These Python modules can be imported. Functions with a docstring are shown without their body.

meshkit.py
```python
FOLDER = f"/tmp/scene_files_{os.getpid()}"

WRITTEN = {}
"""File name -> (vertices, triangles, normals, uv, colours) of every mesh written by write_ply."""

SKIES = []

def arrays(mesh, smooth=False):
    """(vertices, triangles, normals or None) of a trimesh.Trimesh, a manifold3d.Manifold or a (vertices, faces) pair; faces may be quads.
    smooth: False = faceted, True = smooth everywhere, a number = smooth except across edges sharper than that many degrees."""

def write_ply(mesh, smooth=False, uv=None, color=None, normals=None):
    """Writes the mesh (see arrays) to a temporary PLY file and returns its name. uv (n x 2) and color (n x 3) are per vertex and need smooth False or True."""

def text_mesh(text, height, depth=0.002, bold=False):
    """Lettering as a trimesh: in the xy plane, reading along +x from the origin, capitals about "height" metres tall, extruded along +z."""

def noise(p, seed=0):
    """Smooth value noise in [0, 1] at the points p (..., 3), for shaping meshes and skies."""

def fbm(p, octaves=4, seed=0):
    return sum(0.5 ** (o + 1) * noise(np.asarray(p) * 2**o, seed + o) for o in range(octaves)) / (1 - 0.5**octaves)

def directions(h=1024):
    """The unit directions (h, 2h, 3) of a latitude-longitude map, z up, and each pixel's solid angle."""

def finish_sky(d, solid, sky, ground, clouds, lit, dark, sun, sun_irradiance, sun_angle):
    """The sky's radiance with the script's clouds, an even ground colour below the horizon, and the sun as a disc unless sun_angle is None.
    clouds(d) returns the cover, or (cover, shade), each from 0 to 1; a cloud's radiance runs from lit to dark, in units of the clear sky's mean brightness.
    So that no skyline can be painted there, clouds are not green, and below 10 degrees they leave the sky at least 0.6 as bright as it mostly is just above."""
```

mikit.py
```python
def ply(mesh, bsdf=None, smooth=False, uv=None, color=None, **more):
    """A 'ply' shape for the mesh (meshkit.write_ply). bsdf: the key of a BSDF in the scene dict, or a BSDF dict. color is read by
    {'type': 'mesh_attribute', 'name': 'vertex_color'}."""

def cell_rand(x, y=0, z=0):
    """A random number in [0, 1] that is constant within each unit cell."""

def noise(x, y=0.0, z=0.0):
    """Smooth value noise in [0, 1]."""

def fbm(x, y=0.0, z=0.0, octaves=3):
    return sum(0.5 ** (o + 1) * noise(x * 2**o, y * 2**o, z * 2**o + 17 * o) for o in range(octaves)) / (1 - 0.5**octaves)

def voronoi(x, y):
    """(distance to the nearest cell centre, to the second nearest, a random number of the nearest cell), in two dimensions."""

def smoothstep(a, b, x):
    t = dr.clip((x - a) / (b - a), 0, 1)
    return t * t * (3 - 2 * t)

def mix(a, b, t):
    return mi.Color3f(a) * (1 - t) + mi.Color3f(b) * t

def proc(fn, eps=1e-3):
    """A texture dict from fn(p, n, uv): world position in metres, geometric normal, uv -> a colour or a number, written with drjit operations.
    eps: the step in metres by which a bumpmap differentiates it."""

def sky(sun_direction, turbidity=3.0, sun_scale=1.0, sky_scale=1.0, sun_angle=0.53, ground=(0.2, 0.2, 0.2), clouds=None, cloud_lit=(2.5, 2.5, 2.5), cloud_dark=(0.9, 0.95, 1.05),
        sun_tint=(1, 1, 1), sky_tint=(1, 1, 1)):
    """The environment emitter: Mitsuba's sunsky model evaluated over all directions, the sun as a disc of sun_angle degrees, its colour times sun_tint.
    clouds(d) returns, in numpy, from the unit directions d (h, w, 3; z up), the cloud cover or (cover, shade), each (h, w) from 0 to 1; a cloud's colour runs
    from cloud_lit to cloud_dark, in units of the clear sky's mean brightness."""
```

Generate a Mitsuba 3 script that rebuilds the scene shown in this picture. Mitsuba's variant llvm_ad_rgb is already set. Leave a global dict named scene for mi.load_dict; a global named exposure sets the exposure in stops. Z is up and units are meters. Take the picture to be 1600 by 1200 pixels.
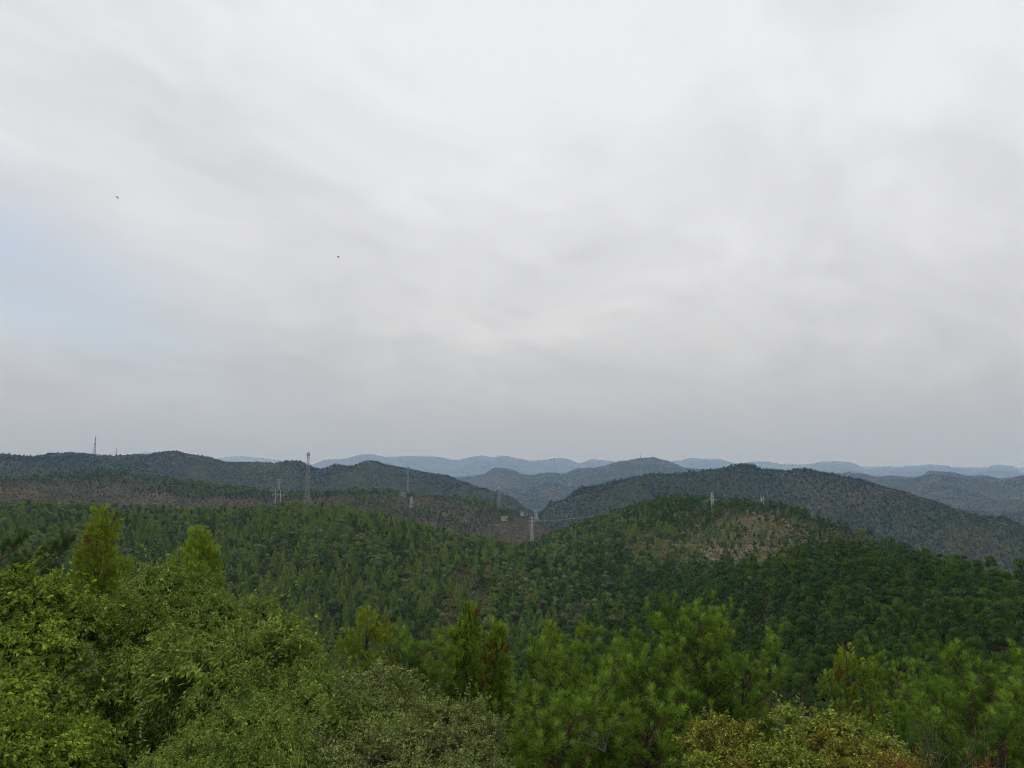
import math
import numpy as np, trimesh, mitsuba as mi, drjit as dr
import mikit, meshkit
from mikit import proc, fbm, noise, smoothstep, mix
from scipy.interpolate import PchipInterpolator
from scipy.spatial import cKDTree
T = mi.ScalarTransform4f

# ------------------------------------------------------------------ camera, sky, exposure
F_PX, HORIZON = 1186.0, 735.0              # focal length and horizon row of the 1600 x 1200 photograph
EYE = np.array([0.0, 0.0, 320.0])
PITCH = math.atan((HORIZON - 600) / F_PX)
scene, labels = {}, {}
scene['haze_air'] = {'type': 'homogeneous', 'albedo': {'type': 'rgb', 'value': [0.78, 0.89, 0.99]},
                     'sigma_t': {'type': 'rgb', 'value': [0.60e-4, 0.82e-4, 1.22e-4]}}
scene['camera'] = {'type': 'perspective', 'fov': math.degrees(2 * math.atan(800 / F_PX)), 'near_clip': 0.1, 'far_clip': 60000.0,
                   'to_world': T().look_at(origin=EYE.tolist(), target=(EYE + [0, math.cos(PITCH), math.sin(PITCH)]).tolist(), up=[0, 0, 1]),
                   'medium': {'type': 'ref', 'id': 'haze_air'}}


def overcast(d):
    """Thin, streaky overcast with one blue gap low on the left."""
    x, y, z = d[..., 0], d[..., 1], d[..., 2]
    az, el = np.degrees(np.arctan2(x, y)), np.degrees(np.arcsin(np.clip(z, -1, 1)))
    k = 1.0 / (z + 0.30)
    u, v = x * k, y * k
    o = u * 0
    w = 0.9 * (meshkit.fbm(np.stack([u * 1.3, v * 1.3, o + 3.1], -1), 4, 5) - 0.5)
    w2 = 0.9 * (meshkit.fbm(np.stack([u * 1.3, v * 1.3, o + 8.4], -1), 4, 6) - 0.5)
    p = np.stack([u * 0.80 + v * 0.6 + w, (v * 0.80 - u * 0.6) * 1.2 + w2, o + 1.7], -1)
    n1 = meshkit.fbm(p * 1.5, 6, 11)
    n2 = meshkit.fbm(p * np.array([3.6, 5.0, 1]) + 9.0, 6, 23)
    n3 = meshkit.fbm(p * np.array([9.0, 14.0, 1]) + 4.0, 5, 31)
    zz = np.clip(z, 0, 1)
    # an overcast sky brightens evenly from the hazy horizon upwards
    shade = 0.66 * np.exp(-zz / 0.16) + 0.21 - 0.21 * zz
    cosg = d @ np.array([-0.03, 0.88, 0.47])
    shade = shade - 0.16 * np.exp(-(np.degrees(np.arccos(np.clip(cosg, -1, 1))) / 17.0) ** 2)
    shade = shade + (0.40 * (n1 - 0.5) + 0.40 * (n2 - 0.5) + 0.30 * (n3 - 0.5)) * np.clip(zz / 0.12, 0.15, 1)
    gap = np.exp(-(((az + 37) / 15.0) ** 2 + ((el - 12.5 + 0.36 * (az + 34)) / 5.0) ** 2))
    gap = gap * np.clip(1.0 - 2.0 * (n2 - 0.5) - 1.0 * (n3 - 0.5), 0.5, 1.2)
    return np.clip(1.0 - 0.48 * gap, 0, 1), np.clip(shade, 0, 1)


SUN = np.array([-0.40, 0.44, 0.80])
scene['sky'] = mikit.sky(SUN, turbidity=3, sun_scale=0.3, sun_angle=16, sun_tint=(0.95, 1.0, 1.05), clouds=overcast, cloud_lit=(2.80, 2.86, 3.01), cloud_dark=(1.15, 1.12, 1.10), ground=(0.06, 0.07, 0.04))
exposure = 1.9

# ------------------------------------------------------------------ small helpers


def tag(key, label, category=None, group=None, kind=None):
    e = labels.setdefault(key, {})
    e['label'] = label
    for n, v in (('category', category), ('group', group), ('kind', kind)):
        if v:
            e[n] = v


used = {}


def numbered(name):
    k = used[name] = used.get(name, -1) + 1
    return name if k == 0 else f'{name}_{k:03d}'


def direction(px, py):
    """(azimuth in radians from +y to +x, tangent of the elevation) of a photograph pixel."""
    px, py = np.asarray(px, float), np.asarray(py, float)
    x, f, up = px - 800, F_PX, 600 - py
    y = f * math.cos(PITCH) - up * math.sin(PITCH)
    z = f * math.sin(PITCH) + up * math.cos(PITCH)
    return np.arctan2(x, y), z / np.hypot(x, y)


def point(px, py, r):
    a, t = direction(px, py)
    return EYE + np.stack([np.sin(a) * r, np.cos(a) * r, t * r], -1)


def project(p):
    q = np.asarray(p) - EYE
    y = q[..., 1] * math.cos(PITCH) + q[..., 2] * math.sin(PITCH)
    z = -q[..., 1] * math.sin(PITCH) + q[..., 2] * math.cos(PITCH)
    y = np.maximum(y, 1e-3)
    return 800 + F_PX * q[..., 0] / y, 600 - F_PX * z / y


class Mesh:
    """Vertices, triangles and vertex colours collected into one mesh."""
    def __init__(self):
        self.v, self.f, self.c, self.n = [], [], [], 0

    def add(self, v, f, c=None):
        v = np.asarray(v, float)
        self.v.append(v)
        self.f.append(np.asarray(f, int) + self.n)
        self.c.append(np.broadcast_to(np.asarray((0.1, 0.1, 0.1) if c is None else c, float), v.shape))
        self.n += len(v)

    def tube(self, pts, radii, sides=6, c=None):
        p = np.asarray(pts, float)
        r = np.broadcast_to(np.asarray(radii, float), (len(p),))
        t = np.gradient(p, axis=0)
        t /= np.linalg.norm(t, axis=1, keepdims=True) + 1e-12
        a = np.cross(t, np.where(np.abs(t[:, 2:]) < 0.9, [0, 0, 1.0], [1.0, 0, 0]))
        a /= np.linalg.norm(a, axis=1, keepdims=True) + 1e-12
        b = np.cross(t, a)
        g = np.arange(sides) * 2 * np.pi / sides
        v = p[:, None] + r[:, None, None] * (np.cos(g)[None, :, None] * a[:, None] + np.sin(g)[None, :, None] * b[:, None])
        i, j = np.meshgrid(np.arange(len(p) - 1), np.arange(sides), indexing='ij')
        q = np.stack([i * sides + j, i * sides + (j + 1) % sides, (i + 1) * sides + (j + 1) % sides, (i + 1) * sides + j], -1).reshape(-1, 4)
        f = np.vstack([q[:, [0, 1, 2]], q[:, [0, 2, 3]]])
        n = len(p) * sides
        v = np.vstack([v.reshape(-1, 3), p[:1], p[-1:]])
        k = np.arange(sides)
        f = np.vstack([f, np.stack([(k + 1) % sides, k, k * 0 + n], 1), np.stack([n - sides + k, n - sides + (k + 1) % sides, k * 0 + n + 1], 1)])
        self.add(v, f, c)

    def bar(self, a, b, w, c=None):
        self.tube([a, b], w / 2 * 1.2, 4, c)

    def box(self, size, centre, rz=0.0, c=None):
        m = trimesh.creation.box(size)
        s, k = math.sin(rz), math.cos(rz)
        v = np.array(m.vertices) @ np.array([[k, s, 0], [-s, k, 0], [0, 0, 1]]) + centre
        self.add(v, m.faces, c)

    def leaves(self, pos, along, side, length, width, col, fold=0.25, droop=0.15):
        """Diamond leaves folded along the midrib: pos the stalk end, along and side unit directions."""
        n = len(pos)
        length, width = np.broadcast_to(length, n)[:, None], np.broadcast_to(width, n)[:, None]
        nrm = np.cross(along, side)
        v0 = pos
        v2 = pos + along * length - np.array([0, 0, 1]) * droop * length
        mid = pos + along * length * 0.45 + nrm * width * fold
        v = np.stack([v0, mid + side * width * 0.5, v2, mid - side * width * 0.5], 1).reshape(-1, 3)
        i = np.arange(n)[:, None] * 4
        f = np.vstack([i + [0, 1, 2], i + [0, 2, 3]])
        self.add(v, f, np.repeat(np.broadcast_to(col, (n, 3)), 4, axis=0))

    def needles(self, pos, along, side, length, width, col):
        n = len(pos)
        length, width = np.broadcast_to(length, n)[:, None], np.broadcast_to(width, n)[:, None]
        v = np.stack([pos + side * width * 0.5, pos - side * width * 0.5, pos + along * length], 1).reshape(-1, 3)
        self.add(v, np.arange(n * 3).reshape(-1, 3), np.repeat(np.broadcast_to(col, (n, 3)), 3, axis=0))

    def arrays(self):
        return np.vstack(self.v), np.vstack(self.f), np.vstack(self.c)

    def ply(self, bsdf, smooth=False, colour=True):
        v, f, c = self.arrays()
        return mikit.ply((v, f), bsdf, smooth=smooth, color=c if colour else None)


def unit(v):
    return v / (np.linalg.norm(v, axis=-1, keepdims=True) + 1e-12)


def rand_dirs(rng, n):
    return unit(rng.normal(size=(n, 3)))


def perp(a, rng):
    return unit(np.cross(a, rand_dirs(rng, len(a))))


def vary(rng, n, base, other, amount=0.5, bright=0.25):
    """Leaf colours between two, with a random brightness."""
    t = rng.random((n, 1)) ** 1.5 * amount * 2
    c = np.asarray(base) * (1 - t) + np.asarray(other) * t
    return np.clip(c * np.exp(rng.normal(size=(n, 1)) * bright), 0.004, 0.6)


# ------------------------------------------------------------------ materials
VC = {'type': 'mesh_attribute', 'name': 'vertex_color'}
scene['leaf'] = {'type': 'principledthin', 'base_color': VC, 'roughness': 0.6, 'diff_trans': 0.5, 'eta': 1.25}
scene['matte'] = {'type': 'twosided', 'bsdf': {'type': 'diffuse', 'reflectance': VC}}


def bark_fn(p, n, uv):
    g = fbm(p.x * 9, p.y * 9, p.z * 2.2, 3)
    return mix((0.035, 0.028, 0.022), (0.14, 0.115, 0.09), smoothstep(0.3, 0.75, g))


scene['bark'] = {'type': 'twosided', 'bsdf': {'type': 'diffuse', 'reflectance': proc(bark_fn)}}


def steel_fn(p, n, uv):
    return mix((0.33, 0.34, 0.35), (0.2, 0.2, 0.2), fbm(p.x, p.y, p.z * 0.4, 3))


def zinc_fn(p, n, uv):
    return mix((0.46, 0.47, 0.47), (0.34, 0.34, 0.34), fbm(p.x, p.y, p.z * 0.4, 3))


scene['zinc'] = {'type': 'twosided', 'bsdf': {'type': 'principled', 'base_color': proc(zinc_fn), 'roughness': 0.5, 'metallic': 0.2}}
scene['steel'] = {'type': 'twosided', 'bsdf': {'type': 'principled', 'base_color': proc(steel_fn), 'roughness': 0.5, 'metallic': 0.3}}


def concrete_fn(p, n, uv):
    return mix((0.62, 0.61, 0.57), (0.45, 0.44, 0.41), fbm(p.x * 2, p.y * 2, p.z * 0.7, 3))


scene['concrete'] = {'type': 'twosided', 'bsdf': {'type': 'diffuse', 'reflectance': proc(concrete_fn)}}


def hill_material(key, scale, a, b, c, lo=0.35, hi=0.65):
    def fn(p, n, uv):
        g1 = fbm(p.x / scale, p.y / scale, p.z / scale, 4)
        g2 = fbm(p.x / scale * 3.7 + 5, p.y / scale * 3.7, p.z / scale * 2.0, 4)
        g3 = noise(p.x / scale * 19, p.y / scale * 19, p.z / scale * 19)
        col = mix(mix(a, b, smoothstep(lo, hi, g1)), c, smoothstep(0.5, 0.72, g2))
        return col * (0.72 + 0.56 * g3)
    scene[key] = {'type': 'twosided', 'bsdf': {'type': 'diffuse', 'reflectance': proc(fn)}}


hill_material('soil', 9, (0.030, 0.028, 0.016), (0.05, 0.042, 0.025), (0.03, 0.035, 0.015))
hill_material('forest_floor', 25, (0.040, 0.045, 0.020), (0.060, 0.052, 0.028), (0.03, 0.042, 0.016))
hill_material('dry_grass', 30, (0.112, 0.099, 0.057), (0.086, 0.092, 0.040), (0.155, 0.132, 0.088))
hill_material('brown_scrub', 60, (0.072, 0.063, 0.040), (0.052, 0.056, 0.030), (0.100, 0.082, 0.054))
hill_material('grey_scrub', 170, (0.038, 0.050, 0.024), (0.064, 0.060, 0.035), (0.030, 0.042, 0.020), 0.45, 0.68)
hill_material('far_scrub', 300, (0.042, 0.052, 0.028), (0.066, 0.064, 0.040), (0.030, 0.042, 0.024))
hill_material('far_rock', 700, (0.045, 0.055, 0.035), (0.065, 0.066, 0.046), (0.04, 0.05, 0.034))

# ------------------------------------------------------------------ terrain: crest lines and valleys, row by row outwards
# a crest is a list of (pixel column, pixel row, distance); a valley of (pixel column, distance, height relative to the eye)
def crest(rows):
    a = np.array(rows, float)
    az, t = direction(a[:, 0], a[:, 1])
    return az, a[:, 2], t * a[:, 2]


def valley(rows):
    a = np.array(rows, float)
    return direction(a[:, 0], 800)[0], a[:, 1], a[:, 2]


NODES = [
    valley([(0, 0.6, -1.7), (1600, 0.6, -1.7)]),
    valley([(0, 3.4, -1.75), (1600, 3.4, -1.75)]),
    valley([(0, 9, -7.2), (1600, 9, -7.4)]),
    valley([(0, 20, -10.6), (800, 20, -11.2), (1600, 20, -11)]),
    valley([(0, 150, -50), (500, 150, -52), (800, 120, -47), (1000, 95, -40), (1200, 78, -31), (1600, 60, -24)]),
    crest([(0, 804, 420), (130, 803, 420), (250, 810, 425), (330, 809, 425), (420, 806, 420), (480, 802, 415), (520, 804, 410), (570, 812, 405), (620, 826, 400), (700, 845, 390), (760, 858, 380),
           (820, 872, 350), (870, 890, 310), (1000, 925, 250), (1120, 918, 225), (1180, 899, 222), (1240, 884, 221), (1290, 877, 220), (1350, 882, 212), (1400, 894, 205), (1450, 904, 194), (1500, 917, 182), (1550, 931, 168), (1600, 948, 155)]),
    valley([(0, 490, -46), (700, 480, -58), (800, 440, -55), (860, 370, -42), (1000, 300, -34), (1100, 290, -38), (1180, 280, -42), (1300, 275, -48), (1450, 270, -55), (1600, 240, -56)]),
    crest([(0, 850, 540), (700, 862, 540), (780, 868, 520), (830, 859, 480), (870, 845, 455), (910, 830, 445), (960, 813, 440), (1010, 797, 435), (1070, 788, 430), (1110, 792, 430), (1150, 794, 430),
           (1210, 799, 425), (1250, 807, 423), (1300, 822, 420), (1350, 843, 410), (1400, 864, 405), (1450, 890, 400), (1600, 965, 380)]),
    valley([(0, 610, -62), (500, 600, -70), (700, 580, -82), (830, 580, -90), (900, 640, -105), (1100, 680, -112), (1600, 640, -118)]),
    crest([(0, 752, 800), (60, 749, 830), (100, 745, 850), (165, 742, 860), (210, 747, 850), (270, 754, 830), (330, 763, 800), (400, 773, 770), (450, 779, 750), (500, 777, 740), (560, 771, 750),
           (600, 771, 770), (640, 777, 790), (690, 777, 800), (730, 784, 800), (770, 793, 790), (800, 803, 780), (840, 817, 770), (880, 836, 770), (960, 870, 800), (1200, 880, 850), (1600, 890, 850)]),
    valley([(0, 1150, -60), (500, 1150, -66), (700, 1050, -84), (830, 1000, -96), (900, 950, -118), (1200, 900, -125), (1600, 880, -124)]),
    crest([(0, 714, 1850), (30, 717, 1850), (60, 714, 1870), (90, 708, 1900), (130, 709, 1930), (180, 711, 1950), (250, 710, 1950), (275, 709, 1950), (300, 716, 1930), (325, 722, 1900), (360, 730, 1870), (395, 729, 1850),
           (420, 728, 1830), (445, 725, 1800), (462, 725, 1780), (485, 733, 1750), (500, 735, 1740), (525, 730, 1740), (545, 734, 1740), (580, 727, 1760), (610, 733, 1760), (640, 738, 1750), (680, 746, 1730), (720, 756, 1700),
           (760, 768, 1650), (800, 784, 1580), (835, 806, 1500), (850, 800, 1420), (870, 788, 1370), (900, 774, 1340), (940, 760, 1330), (990, 749, 1320), (1040, 746, 1320), (1080, 740, 1330), (1110, 738, 1340), (1140, 735, 1340),
           (1165, 729, 1340), (1190, 734, 1330), (1215, 734, 1330), (1245, 733, 1320), (1270, 738, 1310), (1300, 748, 1290), (1340, 759, 1260), (1390, 770, 1210), (1430, 782, 1170), (1480, 800, 1120), (1540, 822, 1060), (1600, 838, 1010)]),
    valley([(0, 2500, -110), (500, 2400, -115), (800, 2150, -128), (1000, 1900, -135), (1200, 1750, -145), (1600, 1500, -150)]),
    crest([(0, 745, 4800), (500, 748, 4800), (640, 741, 4950), (670, 747, 4950), (700, 752, 4874), (740, 745, 4874), (780, 734, 4874), (800, 737, 4800), (830, 743, 4724), (850, 741, 4650), (880, 742, 4650), (905, 733, 4724), (935, 733, 4800),
           (970, 724, 4950), (1000, 718, 5100), (1020, 717, 5100), (1050, 723, 5024), (1075, 731, 4950), (1110, 733, 4800), (1150, 735, 4650), (1250, 745, 4200), (1300, 748, 4050), (1350, 749, 3974), (1400, 748, 3900),
           (1430, 748, 3900), (1455, 743, 3824), (1480, 745, 3824), (1520, 750, 3750), (1560, 755, 3674), (1575, 756, 3600), (1600, 753, 3600)]),
    valley([(0, 8000, -170), (1000, 8200, -170), (1600, 7000, -170)]),
    crest([(0, 742, 12600), (350, 742, 12600), (470, 735, 12600), (490, 727, 12600), (510, 720, 12600), (530, 720, 12600), (575, 712, 12810), (600, 716, 12810), (650, 715, 12810), (680, 716, 12600), (710, 720, 12600), (740, 714, 12600), (755, 712, 12600),
           (770, 715, 12600), (788, 712, 12600), (810, 717, 12600), (830, 720, 12600), (870, 717, 12810), (885, 718, 12810), (905, 725, 12810), (925, 719, 13020), (960, 724, 13230), (1000, 727, 13440), (1060, 720, 13650), (1080, 715, 13650), (1100, 717, 13650), (1120, 717, 13650),
           (1150, 724, 13860), (1180, 722, 14280), (1240, 725, 14699), (1260, 727, 14699), (1290, 723, 14699), (1320, 724, 14699), (1340, 729, 14699), (1352, 736, 14699), (1372, 733, 14699), (1386, 729, 14699), (1400, 733, 14699), (1415, 729, 14699), (1460, 728, 14699),
           (1500, 732, 14699), (1540, 734, 14699), (1550, 729, 14699), (1580, 729, 14699), (1590, 736, 14699), (1600, 741, 14699)]),
    valley([(0, 15200, -250), (1600, 16400, -250)]),
    crest([(0, 725, 18016), (120, 724, 18016), (190, 713, 18016), (235, 707, 18016), (270, 711, 18016), (310, 722, 18016), (340, 717, 18016), (380, 714, 18016), (430, 719, 18016), (500, 727, 18016), (800, 730, 18016), (1600, 731, 18016)]),
    valley([(0, 21000, -300), (1600, 21000, -300)]),
]
ROWS = [4, 5, 6, 16, 58, 14, 40, 12, 50, 10, 64, 10, 50, 8, 40, 6, 14, 5]
NAMES = ['near_slope', 'forest_hill', 'grassy_hill', 'brown_hill', 'dark_hills', 'far_hills', 'mountains', 'faint_mountains']
FIRST = [0, 4, 6, 8, 10, 12, 14, 16]         # first node of each named piece
MATS = ['soil', 'forest_floor', 'dry_grass', 'brown_scrub', 'grey_scrub', 'far_scrub', 'far_rock', 'far_rock']
HALF = math.radians(38)
AZ = np.concatenate([np.radians(np.arange(-180, -38, 4)), np.linspace(-HALF, HALF, 560), np.radians(np.arange(42, 181, 4)), [math.pi]])
AZ = np.unique(AZ)
NC = len(AZ)


def node_at(n):
    az, r, z = n
    order = np.argsort(az)
    az, r, z = az[order], r[order], z[order]
    a = np.clip(AZ, az[0], az[-1])
    return PchipInterpolator(az, r)(a), PchipInterpolator(az, z)(a)


NR, NZ = (np.array(x) for x in zip(*[node_at(n) for n in NODES]))
back = np.clip((np.abs(AZ) - HALF) / math.radians(40), 0, 1)        # behind the camera the hills level out a little
NZ = NZ * (1 - 0.4 * back)
NODE_ROW = np.concatenate([[0], np.cumsum(ROWS)])
s_rows = np.concatenate([k + np.arange(n) / n for k, n in enumerate(ROWS)] + [[len(ROWS)]])
R = np.empty((len(s_rows), NC))
Z = np.empty_like(R)
for j in range(NC):
    lr = np.log(NR[:, j])
    R[:, j] = np.exp(np.interp(s_rows, np.arange(len(NODES)), lr))
    Z[:, j] = PchipInterpolator(NR[:, j], NZ[:, j])(R[:, j])
X, Y = np.sin(AZ)[None] * R, np.cos(AZ)[None] * R
frac = s_rows - np.floor(s_rows)
env = np.sin(np.pi * frac)[:, None] ** 0.8
seg = np.floor(s_rows)[:, None]
wave = np.clip(R / 6.5, 14, 600)
lev = np.log(wave)
P3 = np.stack([X, Y, X * 0], -1)


def ridged(scale, seed, octv=4):
    return 1 - 3.6 * np.abs(meshkit.fbm(P3 / scale + 31.7, octv, seed) - 0.5)


crag = np.where(R > 900, np.clip(R / 1500, 0, 3.4) * (meshkit.fbm(P3 / np.clip(R / 22, 5, 700)[..., None], 4, 19) - 0.5) * 15, 0)
Z = Z + crag
part = np.searchsorted([4, 8, 10, 12, 14], np.floor(s_rows + 1e-9), side='right')      # which group of hills a row belongs to
rel = np.array([0, 3.0, 11.0, 62.0, 110.0, 170.0])[part][:, None]
rid = np.stack([ridged(70, 1), ridged(70, 1), ridged(110, 2), ridged(310, 3), ridged(560, 4), ridged(1500, 5)])[part, np.arange(len(part))]
Z = Z + env * rel * (rid - 0.66) * 1.25
Z = Z + np.clip(R / 1500, 0, 3.0) * (meshkit.fbm(P3 / np.clip(R / 45, 5, 130)[..., None], 3, 9) - 0.5) * 1.5
near = (R > 2) & (R < 60)
Z = np.where(near, Z + (meshkit.fbm(P3 / 5.0, 3, 12) - 0.5) * 0.8, Z)
VERT = np.stack([X, Y, Z], -1) + EYE
ELEV = Z / R
RUNMAX = np.maximum.accumulate(np.where(R > 60, ELEV, -9), axis=0)

for k, name in enumerate(NAMES):
    r0 = NODE_ROW[FIRST[k]]
    r1 = NODE_ROW[FIRST[k + 1]] if k + 1 < len(FIRST) else len(s_rows) - 1
    v = VERT[r0:r1 + 1].reshape(-1, 3)
    i, j = np.meshgrid(np.arange(r1 - r0), np.arange(NC - 1), indexing='ij')
    q = np.stack([i * NC + j, i * NC + j + 1, (i + 1) * NC + j + 1, (i + 1) * NC + j], -1).reshape(-1, 4)
    f = np.vstack([q[:, [0, 2, 1]], q[:, [0, 3, 2]]])
    if k == 0:
        v = np.vstack([v, EYE + [0, 0, -1.7]])
        jj = np.arange(NC - 1)
        f = np.vstack([f, np.stack([jj * 0 + len(v) - 1, jj + 1, jj], 1)])
    scene[name] = mikit.ply((v, f), MATS[k], smooth=True)
tag('near_slope', 'dark soil slope falling away under the nearest trees', kind='structure')
tag('forest_hill', 'nearest hillside under the green wood', kind='structure')
tag('grassy_hill', 'hill with tan dry grass patches behind the pine spur', kind='structure')
tag('brown_hill', 'low brown scrub hill beyond the green wood on the left', kind='structure')
tag('dark_hills', 'dark scrub ridges across the valley', kind='structure')
tag('far_hills', 'hazy grey-blue hills behind the dark ridges', kind='structure')
tag('mountains', 'blue mountain range along the skyline', kind='structure')
tag('faint_mountains', 'faintest mountains barely showing through the haze', kind='structure')


def ground(x, y):
    """Terrain height at world x, y (scalars)."""
    a, r = math.atan2(x, y), math.hypot(x, y)
    j = int(np.clip(np.searchsorted(AZ, a) - 1, 0, NC - 2))
    t = (a - AZ[j]) / (AZ[j + 1] - AZ[j])
    return EYE[2] + (1 - t) * np.interp(r, R[:, j], Z[:, j]) + t * np.interp(r, R[:, j + 1], Z[:, j + 1])


def ground_at(px, r, py=800):
    a = float(direction(px, py)[0])
    x, y = math.sin(a) * r, math.cos(a) * r
    return np.array([x, y, ground(x, y)])


def scatter(rng, node0, node1, density, spacing, height, lift=0.0):
    """Points over the terrain between two node rows (in the frame and with their top in sight), thinned to a spacing; density(points, px, py) -> 0..1."""
    r0, r1 = NODE_ROW[node0], NODE_ROW[node1]
    cols = np.flatnonzero(np.abs(AZ) < math.radians(36.5))
    c0, c1 = cols[0], cols[-1]
    a, b, c, d = VERT[r0:r1, c0:c1], VERT[r0:r1, c0 + 1:c1 + 1], VERT[r0 + 1:r1 + 1, c0 + 1:c1 + 1], VERT[r0 + 1:r1 + 1, c0:c1]
    area = np.linalg.norm(np.cross((c - a)[..., :2], (d - b)[..., :2])[..., None], axis=-1) / 2
    n = rng.poisson(area * 2.2 / spacing ** 2)
    ii, jj = np.nonzero(n)
    rep = n[ii, jj]
    ii, jj = np.repeat(ii, rep), np.repeat(jj, rep)
    u, v = rng.random((2, len(ii)))
    u, v = u[:, None], v[:, None]
    p = (a[ii, jj] * (1 - u) + b[ii, jj] * u) * (1 - v) + (d[ii, jj] * (1 - u) + c[ii, jj] * u) * v
    r = np.hypot(p[:, 0], p[:, 1])
    top = (p[:, 2] - EYE[2] + height) / r
    prev = RUNMAX[np.maximum(r0 + ii - 1, 0), c0 + jj]
    px, py = project(p + [0, 0, height * 0.5])
    keep = (top > prev) & (px > -60) & (px < 1660) & (rng.random(len(p)) < density(p, px, py))
    p, px, py = p[keep], px[keep], py[keep]
    tree = cKDTree(p[:, :2])
    ok = np.ones(len(p), bool)
    nb = tree.query_ball_point(p[:, :2], spacing)
    for k in range(len(p)):
        if ok[k]:
            for m in nb[k]:
                if m > k:
                    ok[m] = False
    return p[ok], px[ok], py[ok]


# ------------------------------------------------------------------ trees of the middle distance: prototypes
GREEN = {'cypress': ((0.100, 0.160, 0.032), (0.150, 0.200, 0.036)), 'pine': ((0.044, 0.088, 0.020), (0.072, 0.125, 0.026)), 'broad': ((0.098, 0.152, 0.044), (0.140, 0.190, 0.056))}


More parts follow.
